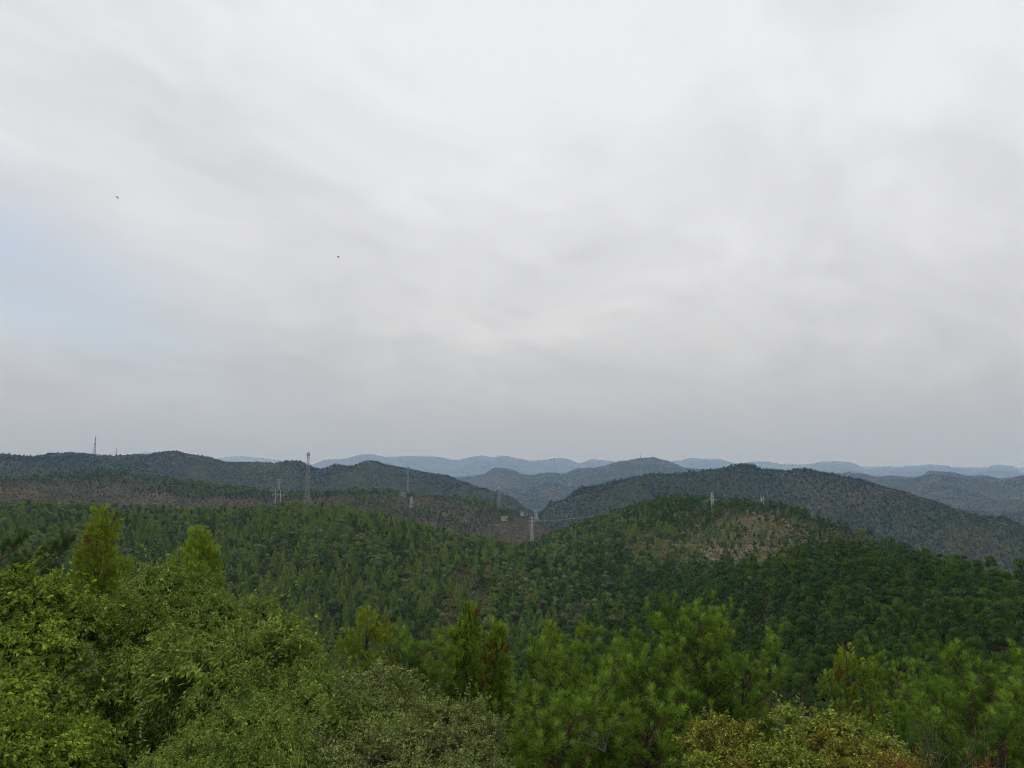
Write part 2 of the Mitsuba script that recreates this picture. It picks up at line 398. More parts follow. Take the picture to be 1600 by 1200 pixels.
def middle_crown(kind, seed, n, tint):
    rng = np.random.default_rng(seed)
    m = Mesh()
    a, b = (np.array(c) * tint for c in GREEN[kind])
    def faces(pos, nrm, al, ln, wd, col, jit=0.45):
        """Leaf clumps lying on the crown's surface: nrm outwards, al the growing direction."""
        nr = unit(nrm + jit * rand_dirs(rng, len(pos)))
        side = unit(np.cross(al, nr) + 1e-6)
        al = unit(np.cross(nr, side))
        m.leaves(pos - al * ln[:, None] * 0.4, al, side, ln, wd, col, 0.25, 0.05)
    if kind == 'cypress':
        h, rad = rng.uniform(4.4, 6.8), rng.uniform(1.15, 1.9)
        t = 1 - np.sqrt(rng.random(n)) * 0.98
        g = rng.random(n) * 2 * np.pi
        lob = 1 + 0.22 * np.sin(3 * g + seed) + 0.18 * np.sin(5 * g + t * 9 + 2 * seed)
        rr = rad * (1 - t) ** 0.75 * lob * np.sqrt(rng.uniform(0.45, 1, n))
        pos = np.stack([rr * np.cos(g), rr * np.sin(g), 0.4 + t * (h - 0.8)], 1)
        out = np.stack([np.cos(g), np.sin(g), g * 0], 1)
        k = (300 / n) ** 0.5
        faces(pos, out + [0, 0, 0.55], out * 0.35 + [0, 0, 1.0] + 0.3 * rand_dirs(rng, n), rng.uniform(0.5, 0.95, n) * k, rng.uniform(0.28, 0.46, n) * k, vary(rng, n, a, b, 0.5, 0.12))
        return m, h * 0.6
    if kind == 'pine':
        h, rad, flat, nl = rng.uniform(3.8, 5.4), rng.uniform(1.5, 2.1), 0.95, rng.integers(16, 24)
    else:
        h, rad, flat, nl = rng.uniform(3.6, 5.0), rng.uniform(1.7, 2.3), 0.75, rng.integers(9, 14)
    lt = rng.uniform(0.25, 1, nl) ** 0.8
    lg = np.arange(nl) * 2.4 + rng.random(nl)
    lr = rad * 0.74 * np.sqrt(np.clip(1.12 - lt, 0.05, 1)) * rng.uniform(0.5, 1, nl)
    lc = np.stack([lr * np.cos(lg), lr * np.sin(lg), lt * h - 0.35], 1)
    lc[0] = [0.1, 0, h - 0.4]
    which = rng.integers(0, nl, n)
    d = rand_dirs(rng, n)
    d[:, 2] = np.abs(d[:, 2]) * 1.1 - 0.3
    d = unit(d)
    size = rng.uniform(0.5, 0.9, nl)[which, None] * (0.68 if kind == 'pine' else 1.05)
    pos = lc[which] + d * size * np.array([1, 1, flat]) * rng.uniform(0.75, 1, (n, 1))
    tone = np.exp(rng.normal(size=nl) * 0.10)[which, None]
    k = (300 / n) ** 0.5
    if kind == 'pine':
        faces(pos, d + [0, 0, 0.3], d * 0.7 + [0, 0, 0.9] + 0.3 * rand_dirs(rng, n), rng.uniform(0.42, 0.75, n) * k, rng.uniform(0.22, 0.38, n) * k, vary(rng, n, a, b, 0.5, 0.13) * tone, 0.6)
    else:
        faces(pos, d + [0, 0, 0.3], rand_dirs(rng, n), rng.uniform(0.42, 0.7, n) * k, rng.uniform(0.34, 0.5, n) * k, vary(rng, n, a, b, 0.5, 0.12) * tone, 0.5)
    return m, h * 0.7


def middle_trunk(h, seed):
    rng = np.random.default_rng(seed + 99)
    m = Mesh()
    m.tube([(0, 0, -0.6), (rng.normal() * 0.05, 0, h * 0.4), (rng.normal() * 0.1, rng.normal() * 0.1, h)], [0.11, 0.08, 0.03], 6)
    for k in range(5):
        g, z = rng.random() * 6.28, h * rng.uniform(0.3, 0.8)
        m.tube([(0, 0, z), (0.7 * math.cos(g), 0.7 * math.sin(g), z + 0.45)], [0.035, 0.012], 4)
    return m.ply('bark', 40, False)


TINTS = [np.array(t) for t in ((1, 1, 1), (1.22, 1.12, 0.95), (0.78, 0.84, 0.92), (1.1, 1.0, 1.25), (1.4, 1.24, 0.9), (0.88, 1.0, 0.9), (0.68, 0.76, 0.88), (1.15, 1.2, 1.0))]
PROTO = {}
for ki, kind in enumerate(('cypress', 'pine', 'broad')):
    for v in range(8):
        for lod, n in (('close', 4200), ('near', 1200), ('far', 330)):
            m, ht = middle_crown(kind, 100 * ki + v, n, np.array((1.05, 0.74, 1.15)) if kind == 'broad' and v == 6 else TINTS[v])
            key = f'{kind}_{lod}_model_{v}'
            g = {'type': 'shapegroup', 'crown': m.ply('leaf')}
            if lod != 'far':
                g['trunk'] = middle_trunk(ht, v)
            scene[key] = g
            PROTO[kind, lod, v] = key


def place(key, proto, p, scale, rz, tilt=None):
    t = T().translate(np.asarray(p, float).tolist())
    if tilt is not None:
        t = t @ T().rotate([float(tilt[0]), float(tilt[1]), 0.0], float(tilt[2]))
    t = t @ T().rotate([0, 0, 1], float(rz)) @ T().scale(scale if isinstance(scale, list) else float(scale))
    scene[key] = {'type': 'instance', 'to_world': t, 'model': {'type': 'ref', 'id': proto}}


rng = np.random.default_rng(7)


def blob(px, py, cx, cy, rx, ry):
    return np.exp(-(((px - cx) / rx) ** 2 + ((py - cy) / ry) ** 2))


def bare(px, py):
    """Share of the ground left open: the dry clearings of the two hills."""
    b = 0.4 * blob(px, py, 590, 838, 18, 8) + 0.5 * blob(px, py, 640, 846, 22, 7) + 0.7 * blob(px, py, 700, 885, 40, 10)
    b += 1.4 * blob(px, py, 1145, 850, 80, 24) + 1.3 * blob(px, py, 1195, 872, 34, 18) + 1.4 * blob(px, py, 1090, 886, 48, 18) + 1.5 * blob(px, py, 1028, 858, 40, 18) + 1.2 * blob(px, py, 1070, 862, 30, 20)
    b += 1.4 * blob(px, py, 1155, 806, 55, 14) + 1.3 * blob(px, py, 1195, 812, 40, 13) + 0.9 * blob(px, py, 1265, 826, 60, 22) + 1.0 * blob(px, py, 1325, 848, 55, 18) + 0.9 * blob(px, py, 1000, 850, 30, 16) + 0.4 * blob(px, py, 60, 832, 30, 14) + 1.0 * blob(px, py, 960, 862, 30, 14)
    c = 2.4 * blob(px, py, 725, 935, 34, 42)
    b = b * (1 + 0.9 * np.sin(px / 11.0 + py / 5.0) * np.sin(px / 17.0 - py / 7.0))
    return np.clip(b + c, 0, 1)


def open_shoulder(p, px, py):
    return wood_density(p, px, py) * (1 - 0.9 * np.clip(1.7 * blob(px, py, 1270, 826, 85, 26) + 1.6 * blob(px, py, 1345, 850, 60, 20), 0, 1))


def wood_density(p, px, py):
    return 1 - bare(px, py) * 0.95


pts1 = scatter(rng, 4, 6, wood_density, 2.4, 5.5)
pts2 = scatter(rng, 6, 8, open_shoulder, 2.4, 5.0)
pts0 = scatter(rng, 3, 4, lambda p, px, py: (np.hypot(p[:, 0], p[:, 1]) > 36) * 1.0, 2.7, 5.5)


def copse(p, px, py):
    n = meshkit.fbm(np.stack([p[:, 0] / 40, p[:, 1] / 40, p[:, 0] * 0], -1), 3, 61)
    c = blob(px, py, 50, 747, 110, 3.5) + 1.2 * blob(px, py, 165, 740, 35, 4) + blob(px, py, 290, 757, 70, 6) + blob(px, py, 370, 772, 50, 9) + blob(px, py, 600, 772, 50, 9) + 0.8 * blob(px, py, 640, 792, 45, 12) + 0.8 * blob(px, py, 800, 800, 40, 10)
    c += 0.6 * blob(px, py, 690, 815, 60, 14) + 0.35 * blob(px, py, 740, 790, 60, 8) + 0.5 * blob(px, py, 470, 778, 50, 6)
    c += 0.9 * np.clip((px - 1100) / 150, 0, 1)
    c = c * (1 - np.clip(1.6 * blob(px, py, 629, 778, 14, 9) + 1.6 * blob(px, py, 788, 816, 14, 10) + 1.6 * blob(px, py, 819, 812, 16, 10), 0, 1))
    return np.clip(0.85 * c * np.clip(1 + 8 * (n - 0.52), 0.0, 1.5) + 0.3 * np.clip((n - 0.6) * 8, 0, 1) * (c > 0.05), 0, 1)


pts3 = scatter(rng, 8, 10, copse, 3.6, 4.5)
pts4 = scatter(rng, 10, 11, lambda p, px, py: 0.75 * np.clip((px - 1180) / 120, 0, 1) * np.clip((py - 775 + 40 * (meshkit.fbm(np.stack([p[:, 0] / 90, p[:, 1] / 90, p[:, 0] * 0], -1), 3, 91) - 0.5)) / 25, 0, 1), 4.2, 4.5)
P = np.vstack([pts0[0], pts1[0], pts2[0], pts3[0], pts4[0]])
REGION = np.repeat([0, 1, 2, 3, 3], [len(q[0]) for q in (pts0, pts1, pts2, pts3, pts4)])
print('trees', np.bincount(REGION))
PX, PY = (np.concatenate([q[n] for q in (pts0, pts1, pts2, pts3, pts4)]) for n in (1, 2))
DIST = np.linalg.norm(P - EYE, axis=1)
patch = meshkit.fbm(np.stack([P[:, 0] / 28, P[:, 1] / 28, P[:, 0] * 0], -1), 3, 41)
patch2 = meshkit.fbm(np.stack([P[:, 0] / 45, P[:, 1] / 45, P[:, 0] * 0 + 7], -1), 3, 43)
right = smoothstep_np = np.clip((PX - 800) / 120, 0, 1)
w_cyp = np.clip(0.55 + 4.5 * (patch - 0.5), 0.03, 1.2) * (1 - 0.8 * right)
w_pine = 0.22 + 0.55 * np.clip((patch2 - 0.5) * 4, 0, 1) * (1 - right) + right * 0.9
w_broad = np.clip(0.28 - 3.5 * (patch - 0.5), 0.06, 0.9)
w_broad = w_broad + 0.8 * blob(PX, PY, 60, 860, 90, 40) + 0.75 * blob(PX, PY, 880, 930, 110, 60) + 0.9 * blob(PX, PY, 960, 840, 70, 22) + 0.9 * blob(PX, PY, 1050, 880, 60, 22)
w_cyp = w_cyp + 0.7 * blob(PX, PY, 980, 830, 60, 25) + 0.4 * blob(PX, PY, 640, 880, 120, 60)
spur = np.clip((PX - 930) / 120, 0, 1) * np.clip((PY - 880) / 25, 0, 1) + np.clip((PX - 1180) / 40, 0, 1) * np.clip((PY - 840) / 20, 0, 1)
spur = np.clip(spur, 0, 1)
w_broad, w_cyp, w_pine = w_broad * (1 - 0.9 * spur), w_cyp * (1 - 0.97 * spur), w_pine + spur
w_cyp, w_broad = np.where(REGION == 3, 0.02, w_cyp), np.where(REGION == 3, 0.3, w_broad)
W = np.stack([w_cyp, w_pine, w_broad], 1)
W /= W.sum(1, keepdims=True)
KIND = (rng.random((len(P), 1)) > np.cumsum(W, 1)[:, :2]).sum(1)
yellow = blob(PX, PY, 1020, 850, 90, 30) + 0.7 * blob(PX, PY, 520, 800, 100, 22) + 0.7 * blob(PX, PY, 700, 880, 60, 40)
VAR = np.where(rng.random(len(P)) < 0.75 * yellow, rng.choice([1, 4, 7], len(P)), np.where(rng.random(len(P)) < 0.5, (patch2 * 20).astype(int) % 8, rng.integers(0, 8, len(P))))
VAR = np.where((VAR == 4) & (rng.random(len(P)) < 0.55) & (yellow < 0.3), 0, VAR)
SCALE = 0.9 * np.exp(np.clip(rng.normal(size=len(P)) * 0.2, -0.45, 0.24)) * np.where(KIND == 0, 1.1, np.where(KIND == 1, 1.1, 1.1)) * (1 - 0.3 * np.clip(blob(PX, PY, 1160, 835, 130, 45), 0, 1))
KNAME = ['cypress_tree', 'pine_tree', 'broadleaf_tree']
WOODS = []                                         # placed after the near trees, so that those get the first numbers
order = np.argsort(DIST / SCALE)
count = [0, 0, 0]
for k in order:
    kind = int(KIND[k])
    alone = REGION[k] < 3 and count[kind] < 290 and 0 < PX[k] < 1600 and PY[k] < 1190
    count[kind] += alone
    WOODS.append((k, kind, alone))

# ------------------------------------------------------------------ near trees: boughs
def bough_willowy(seed, L=0.098, Wd=0.034, twigs=210, per=28, base=(0.128, 0.173, 0.046), other=(0.196, 0.240, 0.068), hang=0.9, spread=1.0, twigcol=(0.10, 0.085, 0.06), bright=0.34, rusty=0.0, dome=0.35):
    """A dome of arching twigs, their outer parts hung with leaves."""
    rng = np.random.default_rng(seed)
    m = Mesh()
    nt = 17
    tips = rand_dirs(rng, nt)
    tips[:, 2] = np.abs(tips[:, 2]) * 0.75 + 0.02 + dome * rng.random(nt) * 0.6
    for _ in range(20):                                   # spread the clusters of twigs evenly
        for a in range(nt):
            o = tips[a] - tips
            q = (o * o).sum(1)
            q[a] = 9
            tips[a] = tips[a] + 0.05 * o[q.argmin()] / (q.min() + 0.05)
        tips = unit(tips)
        tips[:, 2] = np.abs(tips[:, 2])
    reach = rng.uniform(0.72, 1.2, nt) * spread * (1 - 0.22 * tips[:, 2])
    tone = np.exp(rng.normal(size=nt) * 0.16)
    for t in range(twigs):
        cl = t % len(tips)
        d = unit(tips[cl] + 0.30 * rand_dirs(rng, 1)[0])
        ln = rng.uniform(0.8, 1.05) * reach[cl]
        q = np.linspace(0, 1, 6)[:, None]
        curve = d * ln * q + np.array([0, 0, -1]) * (q ** 2.3) * ln * rng.uniform(0.1, 0.45) + rng.normal(size=3) * 0.05
        if t % 2 == 0:
            m.tube(curve[::2 if t % 4 else 1], np.linspace(0.006, 0.002, len(curve[::2 if t % 4 else 1])), 3, twigcol)
        k = per
        s = rng.uniform(0.3, 1.0, k) ** 0.6
        pos = np.stack([np.interp(s, q[:, 0], curve[:, c]) for c in range(3)], 1) + rng.normal(size=(k, 3)) * 0.035
        tan = unit(curve[-1] - curve[-3])
        al = unit(tan * 0.45 + rand_dirs(rng, k) * 0.85 + np.array([0, 0, -hang * 0.85]))
        side = unit(np.cross(al, unit(d + 0.7 * rand_dirs(rng, k))))
        col = vary(rng, k, base, other, 0.5, bright) * tone[cl]
        if t % 24 == 0:                       # a long shoot that breaks the outline
            sh = unit(d * [1, 1, 0.4] + [0, 0, 0.9])
            ln2 = ln * rng.uniform(1.05, 1.4)
            st = curve[1] * 0.5
            m.tube([st, st + sh * ln2], [0.006, 0.002], 3, twigcol)
            pos = st + sh * ln2 * rng.uniform(0.45, 1, (k, 1)) + rng.normal(size=(k, 3)) * 0.02
            al = unit(sh * 0.5 + rand_dirs(rng, k) * 0.9)
            side = unit(np.cross(al, rand_dirs(rng, k)))
        if rusty:
            red = rng.random(k) < rusty * rng.choice([0.2, 1, 2.2])
            col[red] = vary(rng, int(red.sum()), (0.16, 0.075, 0.025), (0.20, 0.13, 0.04), 0.5, 0.25)
        m.leaves(pos, al, side, rng.uniform(0.6, 1.2, k) * L, rng.uniform(0.7, 1.2, k) * Wd, col, 0.2, 0.1)
    return m


def plume_cypress(seed, base=(0.087, 0.147, 0.019), other=(0.167, 0.224, 0.030), n=2600, rusty=0.0, wide=1.0, sparse=False):
    """An upright flame-shaped plume of scale-leaf sprays, 1 m tall."""
    rng = np.random.default_rng(seed)
    m = Mesh()
    m.tube([(0, 0, -0.15), (0, 0, 0.9)], [0.012, 0.003], 4, (0.06, 0.045, 0.03))
    fans = 46 if not sparse else 34
    for t in range(fans):
        h = rng.random() ** 1.2 * 0.85
        g = rng.random() * 2 * np.pi
        r = wide * 0.30 * (1 - h) ** 0.6 * rng.uniform(0.45, 1.1)
        c = np.array([r * math.cos(g), r * math.sin(g), h])
        up = unit(np.array([math.cos(g) * 0.5, math.sin(g) * 0.5, 1.0]) + rng.normal(size=3) * 0.18)
        flat = unit(np.cross(up, rng.normal(size=3)))
        k = n // fans
        s, w = rng.random(k), rng.normal(size=k)
        pos = c + up * (s * 0.26)[:, None] + flat * (w * 0.05 * (1 - s * 0.6))[:, None] + rng.normal(size=(k, 3)) * 0.012
        al = unit(up + flat * (w * 0.55)[:, None] + 0.22 * rand_dirs(rng, k))
        side = unit(flat + 0.5 * rand_dirs(rng, k))
        side = unit(side - al * (side * al).sum(1, keepdims=True))
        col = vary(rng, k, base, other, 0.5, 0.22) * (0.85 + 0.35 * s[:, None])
        if rng.random() < rusty:
            col = vary(rng, k, (0.15, 0.065, 0.02), (0.13, 0.09, 0.03), 0.5, 0.2)
        m.leaves(pos, al, side, rng.uniform(0.06, 0.12, k), rng.uniform(0.018, 0.032, k), col, 0.1, 0)
    return m


def bough_pine(seed, base=(0.065, 0.128, 0.018), other=(0.131, 0.216, 0.030), tufts=17, needles=95, nl=0.13):
    """A branch along +x with needle tufts that turn up at the tips."""
    rng = np.random.default_rng(seed)
    m = Mesh()
    q = np.linspace(0, 1, 6)
    curve = np.stack([q * 0.95, 0.06 * np.sin(3 * q + seed), 0.22 * q ** 2], 1)
    m.tube(curve, np.linspace(0.016, 0.006, 6), 5, (0.075, 0.055, 0.038))
    for t in range(tufts):
        s = 1.0 if t == 0 else rng.uniform(0.3, 1.0)
        c = np.array([np.interp(s, q, curve[:, k]) for k in range(3)])
        out = np.array([0.4, rng.normal() * 0.75, 0.25 + 0.4 * rng.random()])
        ln = 0.0 if t == 0 else rng.uniform(0.15, 0.5)
        tip = c + unit(out) * ln
        if ln:
            m.tube([c, tip], [0.007, 0.004], 3, (0.085, 0.065, 0.04))
        ax = unit(out + [0, 0, 0.7])
        k = needles
        u = rng.random(k)
        pos = tip + ax * (u[:, None] * 0.09 - 0.03)
        al = unit(ax * (0.35 + 0.9 * u[:, None]) + rand_dirs(rng, k) * 0.72)
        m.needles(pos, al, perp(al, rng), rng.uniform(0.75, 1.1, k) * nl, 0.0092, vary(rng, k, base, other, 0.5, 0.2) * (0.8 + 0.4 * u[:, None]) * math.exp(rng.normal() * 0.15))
    return m


MODEL = {}


def model(name, meshes):
    MODEL[name] = []
    for k, m in enumerate(meshes):
        key = f'{name}_model_{k}'
        scene[key] = {'type': 'shapegroup', 'bough': m.ply('leaf')}
        MODEL[name].append(key)


def variants(fn, seeds, *changes, **common):
    return [fn(s, **{**common, **(changes[k] if k < len(changes) else {})}) for k, s in enumerate(seeds)]


model('olive', variants(bough_willowy, (1, 2, 3, 4, 5), {}, {}, {'base': (0.12, 0.195, 0.034)}, {'base': (0.155, 0.21, 0.046)}, {'base': (0.105, 0.175, 0.028)}, base=(0.132, 0.198, 0.034), other=(0.205, 0.26, 0.056)))
model('ovate', variants(bough_willowy, (11, 12, 13), {}, {}, {'base': (0.085, 0.14, 0.022), 'other': (0.16, 0.20, 0.035)}, L=0.125, Wd=0.066, twigs=130, per=22, base=(0.13, 0.20, 0.028), other=(0.215, 0.275, 0.04), hang=0.7))
model('twiggy', variants(bough_willowy, (21, 22, 23), L=0.095, Wd=0.048, twigs=130, per=20, base=(0.135, 0.18, 0.048), other=(0.20, 0.235, 0.085), hang=0.25, twigcol=(0.17, 0.145, 0.11), rusty=0.03, dome=0.6))
model('turning', variants(bough_willowy, (31, 32, 33), {'rusty': 0.05}, {'rusty': 0.12, 'base': (0.17, 0.18, 0.03)}, {'rusty': 0.02}, L=0.115, Wd=0.062, twigs=95, per=17, base=(0.13, 0.19, 0.03), other=(0.23, 0.26, 0.05), hang=0.35, twigcol=(0.13, 0.105, 0.075), dome=0.7))
model('rust', variants(bough_willowy, (36, 37), L=0.065, Wd=0.036, twigs=90, per=20, base=(0.20, 0.115, 0.035), other=(0.15, 0.14, 0.035), hang=0.4, rusty=0.5, dome=0.7))
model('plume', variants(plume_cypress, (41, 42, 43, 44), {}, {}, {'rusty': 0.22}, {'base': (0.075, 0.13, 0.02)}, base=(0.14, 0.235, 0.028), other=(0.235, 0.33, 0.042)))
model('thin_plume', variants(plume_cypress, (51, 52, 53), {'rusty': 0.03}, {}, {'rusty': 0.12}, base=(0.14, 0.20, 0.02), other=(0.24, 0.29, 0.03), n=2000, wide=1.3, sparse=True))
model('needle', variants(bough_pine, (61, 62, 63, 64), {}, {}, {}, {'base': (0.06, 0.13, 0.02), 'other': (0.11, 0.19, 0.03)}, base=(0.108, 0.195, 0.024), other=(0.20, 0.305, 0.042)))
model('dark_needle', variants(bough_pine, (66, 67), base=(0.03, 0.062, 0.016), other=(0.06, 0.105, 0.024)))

rng = np.random.default_rng(21)


def limb_points(a, b, sag, rng):
    q = np.linspace(0, 1, 5)[:, None]
    return a + (b - a) * q + np.array([0, 0, 1]) * np.sin(np.pi * q) * sag + rng.normal(size=(5, 3)) * 0.03 * np.sin(np.pi * q)


def finish_tree(name, label, category, base, trunk, boughs, models, group=None):
    """trunk: Mesh in world space; boughs: list of (point, scale, rz, tilt axis x, y, degrees)."""
    key = numbered(name)
    tag(key, label, category, group)
    scene[key + '__trunk'] = trunk.ply('bark', 50, False)
    for k, (p, s, rz, tilt) in enumerate(boughs):
        place(f'{key}__crown__bough' + (f'_{k:03d}' if k else ''), models[int(rng.integers(len(models)))], p, s, rz, tilt)
    return key


def broadleaf(label, px, py, r, width, models, name='broadleaf_tree', category='tree', lobes=16, depth=None, size=0.95, shape=1.0, bottom=0.25, extra=(), trunk_r=0.10):
    """px, py: top of the crown in the photograph; r: distance; width: crown width in metres; extra: further bough tops (px, py, r, scale)."""
    top = point(px, py, r)
    b = ground_at(px, r, py)
    h = top[2] - b[2]
    depth = depth or width * 0.8
    pts = [(top - [0, 0, 0.85 * size], size * 0.95)]
    n = 0
    while len(pts) < lobes and n < 4000:
        n += 1
        u = rng.uniform(-1, 1, 3)
        if np.linalg.norm(u) > 1:
            continue
        u = unit(u) * rng.uniform(0.72, 1.0)
        zc = b[2] + h * (bottom + (1 - bottom) * 0.5)
        c = np.array([b[0] + u[0] * width / 2 * 0.82, b[1] + u[1] * depth / 2 * 0.82, zc + u[2] * (h * (1 - bottom) * 0.5 - 0.55 * size)])
        if min(np.linalg.norm((c - q) * [1, 1, 1.2]) for q, _ in pts) < size * 1.0:
            continue
        pts.append((c, size * rng.uniform(0.75, 1.12)))
    for ex, ey, er, es in extra:
        pts.append((point(ex, ey, er) - [0, 0, 0.8 * es], es))
    m = Mesh()
    fork = b + [0, 0, h * 0.3]
    m.tube([b - [0, 0, 0.5], b + [0.04, 0, h * 0.15], fork, (fork + top) / 2, top - [0, 0, 0.3]], [trunk_r * 1.3, trunk_r, trunk_r * 0.8, trunk_r * 0.4, 0.008], 8)
    for c, s in pts:
        a = b + [0, 0, h * rng.uniform(0.2, 0.5)]
        m.tube(limb_points(a, c, 0.15, rng), np.linspace(trunk_r * 0.5, 0.01, 5), 5)
    boughs = [(c, s, rng.uniform(0, 360), (rng.normal(), rng.normal(), rng.uniform(0, 25))) for c, s in pts]
    return finish_tree(name, label, category, b, m, boughs, models)


def cypress(label, px, py, r, width, models, plumes=60, low=0.12, power=0.8, size=1.0, lean=0.35, tops=()):
    top = point(px, py, r)
    b = ground_at(px, r, py)
    h = top[2] - b[2]
    m = Mesh()
    m.tube([b - [0, 0, 0.5], b + [0.03, 0, h * 0.3], b + [-0.03, 0.02, h * 0.65], top - [0, 0, 0.25]], [0.11, 0.085, 0.05, 0.008], 8)
    boughs = [(top - [0, 0, 0.95 * size * 0.7], size * 0.7, rng.uniform(0, 360), None)]
    gold = 2.39996
    stems = [(top, b, width, plumes)] + [(point(x, y, r + rr), ground_at(px, r, py), w, n) for x, y, rr, w, n in tops]
    for si, (tp, bb, wd, n) in enumerate(stems):
        hh = tp[2] - bb[2]
        foot = np.array([tp[0], tp[1], bb[2]])
        if si:
            m.tube([bb + [0, 0, h * 0.15], (foot + [0, 0, hh * 0.4]), tp - [0, 0, 0.3]], [0.06, 0.05, 0.008], 6)
            boughs.append((tp - [0, 0, 0.65 * size], size * 0.68, rng.uniform(0, 360), None))
        for k in range(n):
            t = 1 - ((k + 0.6) / n) ** 0.62 * (1 - low)
            g = k * gold + rng.normal() * 0.3
            s = size * (0.55 + 0.6 * (1 - t)) * rng.uniform(0.75, 1.2)
            rad = wd / 2 * (1 - t) ** power * rng.uniform(0.45, 1.0)
            out = np.array([math.cos(g), math.sin(g), 0])
            p = foot + out * rad * 0.8 + [0, 0, t * hh - 0.65 * s]
            m.tube([foot * [1, 1, 0] + [0, 0, p[2] - 0.1], p + [0, 0, 0.1]], [0.018, 0.008], 4)
            boughs.append((p, s, rng.uniform(0, 360), (-out[1], out[0], math.degrees(lean) * rng.uniform(0.3, 1.2))))
    return finish_tree('cypress_tree', label, 'tree', b, m, boughs, models)


def pine(label, px, py, r, width, models, boughs_n=70, low=0.2, power=0.6, size=1.0, spires=()):
    top = point(px, py, r)
    b = ground_at(px, r, py)
    h = top[2] - b[2]
    m = Mesh()
    m.tube([b - [0, 0, 0.5], b + [0.05, 0, h * 0.3], b + [0, 0.05, h * 0.7], top - [0, 0, 0.2]], [0.13, 0.10, 0.05, 0.01], 8)
    boughs = [(top - [0, 0, 0.75 * size], size * 0.8, rng.uniform(0, 360), (0, 1, -75))]
    for x, y, rr, s in spires:
        p = point(x, y, r + rr) - [0, 0, 0.75 * s]
        boughs.append((p, s, rng.uniform(0, 360), (0, 1, -75)))
        m.tube([b + [0, 0, h * 0.55], p], [0.03, 0.012], 5)
    for k in range(boughs_n):
        t = 1 - ((k + 0.7) / boughs_n) ** 0.75 * (1 - low)
        g = k * 2.39996 + rng.normal() * 0.3
        rad = width / 2 * min(1.0, (1.02 - t) * 1.6) ** power * rng.uniform(0.45, 1.0)
        out = np.array([math.cos(g), math.sin(g), 0])
        s = size * rng.uniform(0.75, 1.1)
        p = np.array([b[0], b[1], b[2] + t * h]) + out * max(rad - 0.75 * s, 0.02)
        m.tube([(b[0], b[1], p[2] - 0.25), p], [0.028, 0.014], 5)
        rise = rng.uniform(5, 30) + 30 * max(0, t - 0.6)
        # the bough points along +x: turn it to g, raised by 'rise'
        boughs.append((p, s, math.degrees(g), (-out[1], out[0], -rise)))
    return finish_tree('pine_tree', label, 'tree', b, m, boughs, models)


# left group
cypress('tall ragged yellow-green conifer whose thin tip stands highest on the left', 155, 796, 19, 5.2, MODEL['thin_plume'], 190, 0.1, 0.78, 0.95, 0.45)
cypress('dense yellow-green conifer rising behind the drooping olive tree', 306, 826, 18, 5.6, MODEL['plume'][:2] + MODEL['thin_plume'][1:2], 200, 0.1, 0.62, 0.95, 0.3, tops=((331, 852, 0.2, 1.2, 20),))
broadleaf('large olive broadleaf tree with drooping narrow leaves, widest of the left group', 296, 903, 13.6, 1.6, MODEL['olive'], lobes=2, size=0.7, depth=1.6, bottom=0.75,
          extra=((258, 864, 14.3, 0.62), (228, 884, 14.2, 0.6), (288, 882, 14.1, 0.58), (205, 915, 14.0, 0.6), (240, 915, 13.6, 0.62), (342, 912, 13.6, 0.62), (196, 952, 13.6, 0.64), (282, 962, 12.6, 0.74), (366, 968, 12.6, 0.66), (138, 978, 13.4, 0.62), (225, 1000, 12.2, 0.6), (312, 985, 11.4, 0.86),
                 (372, 1035, 11.7, 0.6), (105, 1018, 12.4, 0.56), (165, 1045, 12.2, 0.55), (290, 1068, 11.6, 0.55), (205, 1110, 12.6, 0.6), (345, 1075, 12.4, 0.55)))
broadleaf('olive broadleaf tree with a rounded top right of the widest one', 412, 914, 14.2, 1.4, MODEL['olive'], lobes=2, size=0.6, depth=1.4, bottom=0.75,
          extra=((378, 945, 13.8, 0.5), (440, 948, 13.6, 0.56), (415, 985, 12.8, 0.66), (468, 990, 13.2, 0.56), (440, 1030, 12.0, 0.6), (496, 1022, 12.8, 0.5), (395, 1060, 11.8, 0.55), (470, 1065, 12.2, 0.5)))
broadleaf('yellow-green broadleaf tree with larger leaves at the left edge', 55, 888, 13.2, 2.2, MODEL['ovate'], lobes=6, size=0.59, bottom=0.5, extra=((15, 905, 12.8, 0.52), (95, 896, 13.0, 0.48), (128, 915, 13.4, 0.5), (150, 945, 13.6, 0.5), (125, 930, 12.8, 0.44), (60, 940, 12.4, 0.55), (5, 960, 12.0, 0.55), (100, 980, 11.8, 0.44), (30, 1010, 11.5, 0.55), (75, 1040, 11.0, 0.44), (0, 1050, 10.8, 0.52)))
broadleaf('bright ovate-leaved bush in the bottom left corner', 72, 1092, 9.6, 2.2, MODEL['ovate'], 'shrub', 'shrub', lobes=7, size=0.46, extra=((20, 1085, 9.6, 0.44), (125, 1105, 9.6, 0.41), (60, 1130, 9.2, 0.44), (110, 1150, 9.0, 0.37), (0, 1140, 9.0, 0.44), (50, 1175, 8.7, 0.37)))
pine('dark pine cut off by the left edge', -30, 868, 17, 1.9, MODEL['dark_needle'], 44, 0.2, 0.9, 0.75)
pine('small dark pine top between the edge pine and the ragged conifer', 46, 872, 20, 1.6, MODEL['dark_needle'], 34, 0.3)
